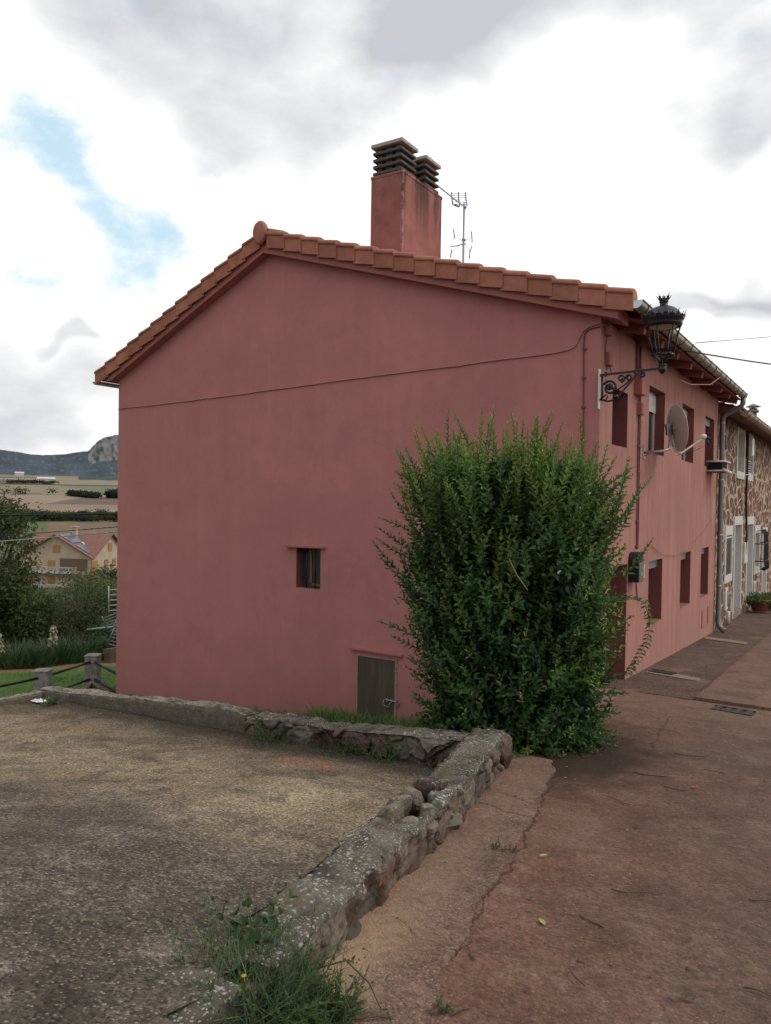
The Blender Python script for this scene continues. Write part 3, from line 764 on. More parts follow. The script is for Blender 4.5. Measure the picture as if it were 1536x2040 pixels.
# patch of bare plaster beside the downpipe
pt = MB(); pp = [(XF+.003, 20.55 + .22*math.cos(a)*(1+.25*mn.noise((math.cos(a), math.sin(a), 2))), -.15 + .42*math.sin(a)*(1+.3*mn.noise((math.cos(a)*2, math.sin(a)*2, 5)))) for a in np.linspace(0, 6.283, 28)[:-1]]
pt.add(pp, [tuple(range(len(pp)))]); pt.build('plaster_patch', simple('bare_plaster', (.36, .27, .18), .95, var=.25, sc=9), house)

# ------------------------------------------------------------------ roof
rf = MB()
y0, y1 = YG-OV, YE+.35
xr, xl = XF+.29, XB-.30
def seg(xa, xb, ya, yb, t):
    za, zb = roof_top(xa), roof_top(xb)
    rf.prism([(xa, ya, za), (xb, ya, zb), (xb, ya, zb-t), (xa, ya, za-t)], (0, yb-ya, 0))
zl = roof_top(xl)
rf.prism([(xl, y0, zl), (RX, y0, RZT), (xr, y0, roof_top(xr)), (xr, y0, roof_top(xr)-TH), (RX, y0, RZT-TH), (XB-.02, y0, roof_top(XB-.02)-TH), (xl, y0, roof_top(XB-.02)-TH)], (0, .55, 0))
seg(RX, XF-.05, y0+.55, y1, TH-.004); seg(xl, RX, y0+.55, y1, TH-.004)
roof = rf.build('roof', M['trim_pink'], house)
eb = MB(); xe = -2.86
eb.prism([(XF-.05, y0+.55, roof_top(XF-.05)), (xe, y0+.55, roof_top(xe)), (xe, y0+.55, roof_top(xe)-.04), (XF-.05, y0+.55, roof_top(XF-.05)-.04)], (0, y1-y0-.55, 0))
eb.build('eaves_board', M['eavewood'], roof)
for i in range(9):      # rafter tails under the eaves
    y = 11.75 + i*1.16; r = MB()
    z0_, z1_ = roof_top(XF-.1)-.045, roof_top(-2.93)-.045
    r.prism([(XF-.1, y, z0_), (-2.90, y, z1_), (-2.93, y, z1_-.12), (XF-.1, y, z0_-.16)], (0, .13, 0)); r.build('rafter', M['eavewood'], roof)
# verge tiles stepping down both slopes
def verge(xs0, xs1, n, nm):
    mb = MB(); L = (xs1-xs0)/n; ln = abs(L)
    prof = [(.052, -.10), (.055, .122), (.058, .128), (.074, .132), (.080, .155), (.070, .185), (.035, .212), (-.05, .222), (-.12, .205), (-.17, .155), (-.18, .08), (.03, .02), (.03, -.10)]
    for i in range(n):
        if nm == 'r' and i == 8: gap = .035
        else: gap = 0
        xa = xs0 + L*i + math.copysign(gap, L); xb = xs0 + L*(i+1) + math.copysign(.045, L)
        j = random.uniform(-.008, .008)
        za, zb = roof_top(xa)+.030+j, roof_top(xb)+.062+j*.6      # lower end rides over the next tile
        rings = []
        for x, z, k in ((xa, za, -.014), (xb, zb, .012)):
            rings.append([(x, YG-OV-.012 - dd - (k if dd > .02 else 0) + j*.5, z + h + k*.3) for dd, h in prof])
        m = len(prof); mb.add(rings[0] + rings[1], [(q, (q+1) % m, m+(q+1) % m, m+q) for q in range(m)] + [tuple(range(m))[::-1], tuple(range(m, 2*m))])
    return mb
for mb_, n_ in ((verge(RX+.12, -2.86, 17, 'r'), 17), (verge(RX-.05, XB-.40, 13, 'l'), 13)):
    vo = mb_.build('verge_tiles', M['tile'], roof, bevel=.005); k_ = len(vo.data.polygons)//n_
    at = vo.data.attributes.new('tint', 'FLOAT', 'FACE'); at.data.foreach_set('value', np.repeat(rng.uniform(-.12, .12, n_), k_).astype(np.float32))
# field of curved tiles and the ridge
def field(xa, xb, sgn):
    n_r = 17 if sgn > 0 else 13; ny = int((YE+.3-YG+.05)/.05); V = []; ys = np.linspace(YG-.05, YE+.3, ny)
    rows = []
    for i in range(n_r):
        for e in (0, 1):
            rows.append((xa + (xb-xa)*(i+e*.999)/n_r, .03 + .03*e))
    for x, lift in rows:
        for y in ys: V.append((x, y, roof_top(x) + lift + .045 + .035*math.cos(y*6.2832/.23)))
    return np_mesh('tile_field', V, grid_faces(len(rows), ny)[:, ::-1 if sgn < 0 else 1], M['tile'], roof, smooth=False)
field(RX, -2.82, 1); field(RX, XB-.42, -1)
rg = MB(); nt = 24
for i in range(nt):
    ya, yb = YG-OV-.05+.44*i, YG-OV-.05+.44*(i+1)+.04
    rg.lathe([(.165+.012, 0), (.165, yb-ya)], (RX, ya, RZT+.13), (0, 1, 0), 12, 0, 6.2832)
rg.build('ridge_tiles', M['tile'], roof)
ec = MB(); cyl = [(0, -.035), (.16, -.035), (.185, -.025), (.20, -.005), (.205, .02), (.20, .06), (.17, .07)]
ec.lathe(cyl, (RX-.03, YG-OV-.07, RZT+.185), (0, 1, 0), 28)
for v in range(len(ec.v)):
    x, y, z = ec.v[v]; dz = z-(RZT+.185); ec.v[v] = (RX-.03+(x-RX+.03)*(.80 if dz > 0 else .80*(1+dz*1.3)), y, RZT+.185 + dz*1.08)
ec.build('ridge_end_cap', M['tile'], roof)
mt = MB(); mt.obox((RX+.32, YG-OV+.02, RZT+.17), (.17, 0, -.05), (0, .06, 0), (.02, 0, .018))
mt.build('mortar_bed', simple('verge_mortar', (.40, .24, .18), .95, var=.3, sc=15, bump=.4), roof)

# chimney
ch = MB(); cx0, cx1, cy0, cy1 = -8.69, -7.93, 13.0, 14.62
ch.box((cx0, cy0, 3.6), (cx1, cy1, 6.47)); ch.box((cx0-.012, cy0-.012, 6.42), (cx1+.012, cy1+.012, 6.49))
chim = ch.build('chimney', M['chimney'], house, bevel=.02)
def cowl(c, sx, sy):
    cw = MB()
    for i in range(4): cw.box((c[0]-sx, c[1]-sy, 6.505+.135*i), (c[0]+sx, c[1]+sy, 6.565+.135*i))
    for a in (-1, 1):
        for b in (-1, 1): cw.box((c[0]+a*sx*.62-.05, c[1]+b*sy*.62-.05, 6.49), (c[0]+a*sx*.62+.05, c[1]+b*sy*.62+.05, 7.045))
    cw.box((c[0]-.07, c[1]-sy*.78, 6.49), (c[0]+.07, c[1]+sy*.78, 7.04))
    for v in range(len(cw.v)):
        x, y, z = cw.v[v]; cw.v[v] = (x + .006*mn.noise((x*5, y*5, z*9)), y, z + .008*mn.noise((x*4, y*4, z*11)))
    k = cw.build('cowl', M['cowl_dark'], chim, bevel=.012)
    MB().box((c[0]-sx*1.10, c[1]-sy*1.1, 7.045), (c[0]+sx*1.1, c[1]+sy*1.1, 7.12)).build('cap', M['cowl_cap'], chim, bevel=.012)
cowl((cx0+.37, 13.30), .34, .29); cowl((cx0+.42, 14.22), .32, .29)

# gutter and downpipe
gt = MB(); gx, gz = -2.78, 2.74; gy0, gy1 = 10.72, 21.25
pf = [(.075, 0), (.072, 0)]
n = 10; A = [math.pi + math.pi*k/n for k in range(n+1)]
ringp = [(.085*math.cos(a), .085*math.sin(a)) for a in A]; ringp = [(-.085, .02)] + ringp + [(.085, .02), (.098, .03), (.104, .018), (.094, .012)]
m = len(ringp)
for ya, yb in [(gy0, gy1)]:
    gt.add([(gx+a, ya, gz+b) for a, b in ringp] + [(gx+a, yb, gz+b) for a, b in ringp], [(k, k+1, m+k+1, m+k) for k in range(m-1)], True)
gut = gt.build('gutter', M['zinc'], house, recalc=False)
cp = MB(); pl = [(gx+a*1.03, gy0-.004, gz+b*1.03+.003) for a, b in ringp[:n+3]]; cp.prism(pl, (0, .012, 0)); cp.build('gutter_end', M['gutcap'], gut)
for i in range(17):
    y = gy0 + .35 + i*.62; br = MB().tube([(gx+.091*math.cos(a), y, gz+.091*math.sin(a)) for a in A] + [(gx+.11, y, gz+.03)], .0075, 5); br.build('bracket', M['pipe'], gut)
dp = MB(); px_, py_ = XF+.085, 21.12
dp.tube([(gx, 21.12, gz-.06), (gx, 21.12, gz-.2), (gx-.04, 21.12, gz-.28), (px_+.08, py_, gz-.47), (px_+.01, py_, gz-.54), (px_, py_, gz-.66), (px_, py_, 0), (px_, py_, -3.02), (px_+.03, py_-.02, -3.12), (px_+.12, py_-.06, -3.20), (px_+.2, py_-.1, -3.215)], .062, 14)
dpo = dp.build('downpipe', M['pipe'], house)
for z in (2.05, .6, -.8, -2.1): MB().lathe([(.064, -.02), (.07, -.02), (.07, .02), (.064, .02)], (px_, py_, z), n=14).build('clip', M['alu'], dpo)
lg = MB(); lg.lathe([(.085*math.cos(a), 0) for a in (0,)] + [(.085, .5)], (XB-.47, YG-OV-.1, roof_top(XB-.42)-.03), (0, 1, 0), 12); 
lgt = MB(); gxl, gzl = XB-.48, roof_top(XB-.42)+.02
lgt.add([(gxl+a*.7, gy0, gzl+b*.7) for a, b in ringp] + [(gxl+a*.7, gy1, gzl+b*.7) for a, b in ringp], [(k, k+1, m+k+1, m+k) for k in range(m-1)], True)
lgt.build('gutter', M['gutcap'], house, recalc=False)

# ------------------------------------------------------------------ stone house next door
sh = empty('stone_house', (-6, 30, -3.6), 'rubble stone house with cream joints and white window surrounds beyond the grey downpipe', 'house')
SX = -3.36; SY0, SY1 = 21.22, 44.0; STOP = 2.34
sm = MB()
SH = [(22.84, 23.85, -1.99, -.87, .015), (24.42, 25.80, -3.36, -.62, .36), (27.1, 28.5, -3.50, -.66, .36), (29.15, 30.3, -2.2, -1.0, .33), (31.4, 32.6, -3.6, -1.05, .30),
      (24.62, 25.98, .98, 2.16, .33), (26.75, 28.0, .98, 2.17, .33)]
rv = wall_grid(sm, (SX, 0, 0), (0, 1, 0), (0, 0, 1), (1, 0, 0), [SY0, SY1], [-5, STOP], SH, .3)
sm.add([(SX, SY0, -5), (SX-9, SY0, -5), (SX-9, SY0, STOP), (SX-4.5, SY0, STOP+1.3), (SX, SY0, STOP)], [(0, 1, 2, 3, 4)])
sm.add([(SX, SY1, -5), (SX-9, SY1, -5), (SX-9, SY1, STOP), (SX, SY1, STOP)], [(0, 3, 2, 1)])
sm.build('wall', M['housestone'], sh, recalc=False)
[q.build('reveal', M['stonewhite'], sh) for q in rv]
def surround(h, w=.17, top=.28, sill=.0, name='window', fill=None):
    a, b, c, d, D = h; mb = MB(); x0, x1 = SX-.02, SX+.022
    for p in ((a-w, a, c-sill, d+top), (b, b+w, c-sill, d+top), (a, b, d, d+top)) + (((a, b, c-sill, c),) if sill else ()): mb.box((x0, p[0], p[2]), (x1, p[1], p[3]))
    for v in range(len(mb.v)):
        x, y, z = mb.v[v]; mb.v[v] = (x, y + .012*mn.noise((y*3, z*3, 1)), z + .012*mn.noise((y*2, z*3, 7)))
    s = mb.build(name, M['stonewhite'], sh)
    MB().box((SX-D-.04, a, c), (SX-D, b, d)).build('pane' if name == 'window' else 'leaf', fill or M['glass'], s)
    return s
w = surround(SH[0], .17, .26, .20, fill=M['navy'])
mb = MB(); mb.box((SX-.02, SH[0][0]+.02, SH[0][3]-.09), (SX+.01, SH[0][1]-.02, SH[0][3]-.05)); mb.build('blind_rail', M['whiteframe'], w)
for q, k in ((1, 'brown'), (2, 'grey')):
    w = surround(SH[q], .15, .26, 0, 'door', M['doorgrey'])
    a, b, c, d, D = SH[q]; MB().box((SX-.34, a, c), (SX+.05, b, c+.13+.02*q)).build('doorstep', M['palestrip'], w)
w = surround(SH[3], .17, .26, .22, fill=M['doorgrey'])
w4 = surround(SH[4], .15, .2, 0, 'door', M['doorgrey'])
for q in (5, 6):
    w = surround(SH[q], .14, .10, .22, fill=M['glass'])
    if q == 6:
        mb = MB()
        for i in range(5): mb.box((SX-.06, SH[6][0], 1.02+.075*i), (SX-.045, SH[6][1], 1.04+.075*i))
        mb.box((SX-.065, SH[6][0], 1.38), (SX-.04, SH[6][1], 1.41)); mb.build('railing', M['whiteframe'], w)
sr = MB(); sr.prism([(SX+.5, SY0-.0, STOP+.06), (SX-4.5, SY0, STOP+1.5), (SX-9.4, SY0, STOP-.1), (SX-9.4, SY0, STOP-.2), (SX-4.5, SY0, STOP+1.38), (SX+.5, SY0, STOP-.02)], (0, SY1-SY0, 0))
srf = sr.build('roof', M['eavewood'], sh)
nr = 24; V = []; ys = np.arange(SY0+.16, SY1, .05)
for i in range(nr):
    for e in (0, 1):
        x = SX+.54 - 5.05*(i+e*.999)/nr; k = (SX+.5-x)/5.0
        for y in ys: V.append((x, y, STOP+.1+1.44*k + .03*(1-e) + .035*math.cos(y*6.2832/.23)))
np_mesh('tile_field', V, grid_faces(nr*2, len(ys)), M['tile'], srf)
sg = MB(); sgx, sgz = -2.76, 2.33; m = len(ringp)
sg.add([(sgx+a*1.15, SY0+.08, sgz+b*1.15) for a, b in ringp] + [(sgx+a*1.15, SY1, sgz+b*1.15) for a, b in ringp], [(k, k+1, m+k+1, m+k) for k in range(m-1)], True)
sg.prism([(sgx+a*1.15, SY0+.075, sgz+b*1.15) for a, b in ringp[:n+3]], (0, .008, 0))
sgo = sg.build('gutter', M['copper'], sh, recalc=False)
for i in range(14):
    y = SY0 + .5 + i*.75; MB().tube([(sgx+.103*math.cos(a), y, sgz+.103*math.sin(a)) for a in A], .009, 5).build('bracket', M['copper'], sgo)
c = MB().box((-5.3, 45.2-4, 2.0), (-4.7, 45.9-4, 4.05)).build('chimney', M['farwall'], sh)
mb = MB(); cc = (-5.0, 41.5, 0)
mb.lathe([(.17, 4.05), (.17, 4.5), (.26, 4.5), (.26, 4.62), (.17, 4.66), (.17, 4.72)], (cc[0], cc[1], 0), n=14); mb.lathe([(.36, 4.78), (.05, 4.93), (0, 4.94)], (cc[0], cc[1], 0), n=14)
for k in range(4): mb.tube([(cc[0]+.17*math.cos(k*1.57), cc[1]+.17*math.sin(k*1.57), 4.7), (cc[0]+.2*math.cos(k*1.57), cc[1]+.2*math.sin(k*1.57), 4.8)], .015, 5)
mb.build('chimney_cap', M['pipe'], c)
# bulging wrought iron window basket
ig = empty('window_grille', (SX, 29.7, -1.9), 'black wrought iron bulging window basket on the stone house', 'window grille')
mb = MB(); ya, yb = 29.05, 30.4; xb_ = SX+.30
for z in (-1.35, -1.95): mb.tube([(SX, ya, z), (xb_-.04, ya, z), (xb_, ya+.04, z), (xb_, yb-.04, z), (xb_-.04, yb, z), (SX, yb, z)], .018, 6)
mb.build('frame', M['iron_dull'], ig)
for i in range(11):
    y = ya + .06 + (yb-ya-.12)*i/10; a = -.9 - .0
    MB().tube([(SX+.05, y, -.92), (xb_-.10, y, -.88), (xb_-.02, y, -1.02), (xb_, y, -1.35), (xb_, y, -1.95), (xb_+.04, y, -2.12), (xb_+.02, y, -2.26), (xb_-.12, y, -2.22)], .012, 5).build('bar', M['iron_dull'], ig)
# cable, boxes
props(MB().tube([(SX+.03, 26.5, 2.3), (SX+.05, 26.45, 1.2), (SX+.03, 26.5, .2), (SX+.05, 26.55, -.6), (SX+.07, 26.5, -1.0), (SX+.05, 26.45, -1.45)], .035, 6).build('cable', M['cableblack']),
      'thick black cable hanging down the stone wall between the two white doors', 'cable')
jb = empty('junction_box', (SX, 26.85, 1.9), 'cream box fixed high on the stone wall over the narrow white window', 'junction box')
MB().box((SX, 26.5, 1.52), (SX+.16, 27.0, 2.1)).build('case', M['stonewhite'], jb, bevel=.01); MB().box((SX+.16, 26.53, 1.55), (SX+.172, 26.97, 2.07)).build('lid', M['whiteframe'], jb)
mp = empty('meter_box', (SX, 26.5, -1.5), 'white meter box with pale yellow panel between the two doors', 'meter box')
MB().box((SX, 26.15, -1.85), (SX+.07, 26.85, -1.2)).build('case', M['stonewhite'], mp, bevel=.008); MB().box((SX+.07, 26.3, -1.55), (SX+.08, 26.75, -1.25)).build('panel', M['cream'], mp)
for y, z, lab in ((22.95, -2.62, 'white utility cover with green strip low on the stone wall beside the downpipe'), (29.1, -2.95, 'white utility cover with green strip on the stone wall beside the flower pot')):
    u = empty('utility_cover', (SX, y, z), lab, 'utility cover')
    MB().box((SX, y-.2, z-.3), (SX+.05, y+.2, z+.3)).build('case', M['stonewhite'], u, bevel=.008); MB().box((SX+.05, y+.05, z-.22), (SX+.06, y+.16, z+.22)).build('strip', M['greenplastic'], u)
props(MB().tube([(SX+.10, 22.9, -2.95), (SX+.10, 22.9, -3.3)], .05, 8).build('pipe_stub', M['stonewhite']), 'short white pipe stub below the utility cover at the stone wall foot', 'pipe')

# ------------------------------------------------------------------ leaves
def leaf_arrays(P, D, Nn, L, W, tint, fold=.25, droop=.12):
    """P base points, D unit leaf directions, Nn approximate normals; folded pointed leaves of 2 quads"""
    D = D/np.linalg.norm(D, axis=1, keepdims=True); S = np.cross(D, Nn); S /= np.maximum(np.linalg.norm(S, axis=1, keepdims=True), 1e-6); U = np.cross(S, D)
    L = np.broadcast_to(L, (len(P),))[:, None]; W = np.broadcast_to(W, (len(P),))[:, None]
    b = P; tip = P + D*L - U*L*droop
    r1 = P + D*L*.30 + S*W*.46 + U*W*fold; r2 = P + D*L*.68 + S*W*.36 + U*W*fold*.7 - U*L*droop*.4
    l1 = P + D*L*.30 - S*W*.46 + U*W*fold; l2 = P + D*L*.68 - S*W*.36 + U*W*fold*.7 - U*L*droop*.4
    V = np.stack([b, r1, r2, tip, l2, l1], 1).reshape(-1, 3); k = np.arange(len(P))[:, None]*6
    F = np.concatenate([k + np.array([[0, 1, 2, 3]]), k + np.array([[0, 3, 4, 5]])], 1).reshape(-1, 4)
    return V, F, np.repeat(tint, 2)
def ribbon_arrays(P, D, Nn, L, W, tint, droop=.3):
    D = D/np.linalg.norm(D, axis=1, keepdims=True); S = np.cross(D, Nn); S /= np.maximum(np.linalg.norm(S, axis=1, keepdims=True), 1e-6); U = np.cross(S, D)
    L = np.broadcast_to(L, (len(P),))[:, None]; W = np.broadcast_to(W, (len(P),))[:, None]; V = []
    for u, w in ((0, .8), (.4, 1.0), (.75, .7), (1.0, .08)):
        c = P + D*L*u - U*L*droop*u*u
        V += [c + S*W*.5*w, c - S*W*.5*w]
    V = np.stack(V, 1).reshape(-1, 3); k = np.arange(len(P))[:, None]*8
    F = np.concatenate([k + np.array([[2*i, 2*i+1, 2*i+3, 2*i+2]]) for i in range(3)], 1).reshape(-1, 4)
    return V, F, np.repeat(tint, 3)
def leaves_obj(name, parts, mat, parent=None):
    Vs, Fs, Ts, b = [], [], [], 0
    for V, F, t in parts: Vs.append(V); Fs.append(F + b); Ts.append(t); b += len(V)
    return np_mesh(name, np.concatenate(Vs), np.concatenate(Fs), mat, parent, fattr={'tint': np.concatenate(Ts)})
def unit(a): return a/np.maximum(np.linalg.norm(a, axis=-1, keepdims=True), 1e-9)

def shoots(base, direc, length, spacing, L, W, tint, curve=.15, tip_new=.35, start=.05):
    """paired leaves up each shoot; returns leaf arrays and the stem polylines"""
    P, D, Nn, LL, TT, stems = [], [], [], [], [], []
    for b, d, ln, t0 in zip(base, direc, length, tint):
        d = d/np.linalg.norm(d); m = max(3, int(ln/spacing)); a = rng.uniform(0, 3.14)
        side = np.cross(d, (0.3, .1, 1)); side /= max(np.linalg.norm(side), 1e-6); s2 = np.cross(d, side)
        bend = (side*rng.normal(0, curve) + s2*rng.normal(0, curve) + np.array((0, 0, rng.normal(0, curve*.6))))
        stems.append([b + d*ln*u + bend*ln*u*u for u in (0, .5, 1)])
        for i in range(m):
            u = start + (1-start)*i/(m-1); p = b + d*ln*u + bend*ln*u*u; ax = d + bend*2*u; ax /= np.linalg.norm(ax)
            a += 1.57 + rng.normal(0, .25); r = side*math.cos(a) + s2*math.sin(a)
            sc = (1 - .55*u**3) * rng.uniform(.75, 1.15)
            for sg in (1, -1):
                out = r*sg*(.95 - .45*u) + ax*(.5 + .7*u) + rng.normal(0, .16, 3)
                P.append(p); D.append(out); Nn.append(ax*1.0 - r*sg*.3 + np.array((0, 0, .35))); LL.append(L*sc); TT.append(t0 + tip_new*u**2 + rng.normal(0, .07))
    P, D, Nn, LL, TT = map(np.array, (P, D, Nn, LL, TT))
    return leaf_arrays(P, D, Nn, LL, LL*(W/L), np.clip(TT, 0, 1)), stems

# ------------------------------------------------------------------ the big privet bush
BC = np.array([-3.12, 7.44])
bush = empty('privet_bush', (-3.0, 7.4, -2.5), 'big dense dark green bush with upright leafy shoots before the house corner', 'bush')
BZ0, BZ1 = -2.60, .42
def bush_r(h, ph):
    r = np.interp(h, [-.05, 0, .06, .2, .4, .6, .8, .92, 1.0], [.58, .80, .90, .95, 1.07, 1.12, 1.03, .93, .76])
    return r * (1 + .07*np.sin(3*ph + 2*h*3) + .05*np.sin(7*ph + 9*h))
base, direc, leng, tint = [], [], [], []
def cluster(p): return mn.noise((p[0]*2.3, p[1]*2.3, p[2]*1.7))
for i in range(2500):
    h = rng.uniform(-.02, .93); ph = rng.uniform(0, 6.2832); rr = bush_r(h, ph); q = math.sqrt(rng.uniform(.50, 1.0))
    p = np.array([BC[0] + math.cos(ph)*rr*q - .07*h*h, BC[1] + math.sin(ph)*rr*q, BZ0 + h*(BZ1-BZ0)])
    if p[2] < -1.95 and p[1] < 6.55 and p[0] < -2.62: continue
    k = cluster(p)
    if k < -.42 and rng.uniform() < .7: continue        # gaps between the clumps
    out = np.array([math.cos(ph), math.sin(ph), 0]); up = .55 + 1.2*h**2 if h > .18 else rng.uniform(-.3, .6)
    d = out*rng.uniform(.15, .65)*(1 - .4*h) + np.array((0, 0, up)) + rng.normal(0, .18, 3)
    base.append(p - out*.12); direc.append(d); leng.append(rng.uniform(.20, .42)); tint.append(np.clip(.25 + .36*max(h-.3, 0) + .42*k + rng.normal(0, .10), .0, .85))
V1, st1 = shoots(base, direc, leng, .043, .082, .047, tint, .18, .22)
base, direc, leng, tint = [], [], [], []
for i in range(330):          # crown of long upright shoots
    ph = rng.uniform(0, 6.2832); q = math.sqrt(rng.uniform(.03, 1.05)); rr = 1.02*q
    p = np.array([BC[0] + math.cos(ph)*rr - .07, BC[1] + math.sin(ph)*rr, BZ1 + .04 - rng.uniform(.10, .55) - .36*q*q - .10*math.cos(ph)*q])
    out = np.array([math.cos(ph), math.sin(ph), 0])
    base.append(p); direc.append(out*.42*q**2 + np.array((0, 0, 1.0)) + rng.normal(0, .13, 3)); leng.append(rng.uniform(.26, .66) * (1.25 if rng.uniform() < .15 else 1)); tint.append(rng.uniform(.36, .66))
for (tx, ty, z0, ln) in ((-3.28, 7.35, .15, .80), (-2.92, 7.30, .12, .78), (-3.10, 7.4, .15, .62), (-3.95, 7.35, .10, .58), (-4.10, 7.3, .05, .55), (-2.55, 7.4, .10, .56), (-3.62, 7.3, .1, .60)):
    base.append(np.array((tx, ty, z0))); direc.append(np.array((rng.normal(0, .03), rng.normal(0, .03), 1))); leng.append(ln); tint.append(.55)
V2, st2 = shoots(base, direc, leng, .037, .086, .040, tint, .09, .42)
# long outward sprays on both flanks, the drooping spray by the facade
base, direc, leng, tint = [], [], [], []
for i in range(80):
    ph = rng.uniform(0, 6.2832); h = rng.uniform(.25, .9); rr = bush_r(h, ph)*.92
    out = np.array([math.cos(ph), math.sin(ph), 0])
    base.append(np.array([BC[0] + math.cos(ph)*rr, BC[1] + math.sin(ph)*rr, BZ0 + h*(BZ1-BZ0)])); direc.append(out*rng.uniform(.7, 1.1) + np.array((0, 0, rng.uniform(.35, 1.1)))); leng.append(rng.uniform(.25, .48)); tint.append(rng.uniform(.2, .45))
for (x, y, z, dx, dz, ln) in ((-4.1, 7.1, -.95, -.8, .62, .75), (-4.05, 7.2, -.70, -.85, .75, .62), (-4.1, 7.25, -.45, -.72, .8, .60), (-4.1, 7.3, -.15, -.62, .85, .62), (-4.15, 7.3, .10, -.55, .9, .5), (-2.05, 7.4, -.35, .42, .9, .62), (-2.05, 7.3, -.10, .30, .9, .55), (-2.02, 7.5, -.75, .55, .7, .5)):
    base.append(np.array((x, y, z))); direc.append(np.array((dx, -.1, dz))); leng.append(ln); tint.append(.34)
V3_, st3 = shoots(base, direc, leng, .042, .082, .042, tint, .12, .3)
spray = [(-2.2, 8.25, -.98), (-2.02, 8.4, -1.07), (-1.97, 8.45, -1.28), (-2.0, 8.45, -1.5), (-2.1, 8.42, -1.70), (-2.18, 8.4, -1.84)]
P, D, Nn = [], [], []
for a, b in zip(spray, spray[1:]):
    a, b = np.array(a), np.array(b)
    for u in np.linspace(0, 1, 6):
        for sg in (1, -1): P.append(a + (b-a)*u); D.append((b-a)/np.linalg.norm(b-a)*.5 + np.array((sg*.7, .1*sg, .15)) + rng.normal(0, .2, 3)); Nn.append(np.array((0, -.6, .8)) + rng.normal(0, .2, 3))
V4 = leaf_arrays(np.array(P), np.array(D), np.array(Nn), .062, .03, rng.uniform(.4, .7, len(P)))
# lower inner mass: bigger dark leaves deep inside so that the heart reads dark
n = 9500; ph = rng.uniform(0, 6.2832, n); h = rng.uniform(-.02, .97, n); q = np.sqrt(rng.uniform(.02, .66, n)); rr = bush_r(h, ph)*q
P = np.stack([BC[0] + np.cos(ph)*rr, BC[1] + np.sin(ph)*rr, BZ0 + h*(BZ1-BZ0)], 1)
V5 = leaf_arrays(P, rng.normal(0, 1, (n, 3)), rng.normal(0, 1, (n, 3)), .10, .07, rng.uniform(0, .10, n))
# yellowing new growth sprinkled on the face
base, direc, leng, tint = [], [], [], []
for i in range(34):
    ph = rng.uniform(3.5, 6.2); h = rng.uniform(.05, .7); rr = bush_r(h, ph)*1.02
    base.append(np.array([BC[0] + math.cos(ph)*rr, BC[1] + math.sin(ph)*rr, BZ0 + h*(BZ1-BZ0)])); direc.append(np.array((math.cos(ph)*.5, math.sin(ph)*.5, .8))); leng.append(rng.uniform(.08, .16)); tint.append(rng.uniform(.75, .95))
V6, st6 = shoots(base, direc, leng, .03, .05, .026, tint, .1, .1)
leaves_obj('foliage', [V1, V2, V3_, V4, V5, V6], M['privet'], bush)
sb = MB()
for i in range(26):
    ph = rng.uniform(0, 6.28); q = rng.uniform(.1, .8); b = (-3.0 + .35*math.cos(ph)*q, 7.35 + .4*math.sin(ph)*q, -2.75); t = (BC[0] + math.cos(ph)*q*1.0, BC[1] + math.sin(ph)*q*1.0, rng.uniform(-.6, .2))
    mid = tuple((b[j]+t[j])/2 + rng.normal(0, .06) for j in range(3)); sb.tube([b, mid, t], [.02, .014, .006], 5)
for s in st2 + st3 + st6 + st1[::3]: sb.tube(s, [.0045, .0035, .002], 4, cap=False)
sb.tube(spray, .003, 4)
sb.build('stems', M['stem'], bush, recalc=False)
sb = MB(); sb.tube([(-2.72, 6.38, -.52), (-2.62, 6.33, -.66), (-2.52, 6.33, -.78)], .005, 5); sb.build('dead_shoot', M['straw'] if False else simple('pale_dead_twig', (.24, .21, .13), .9), bush)

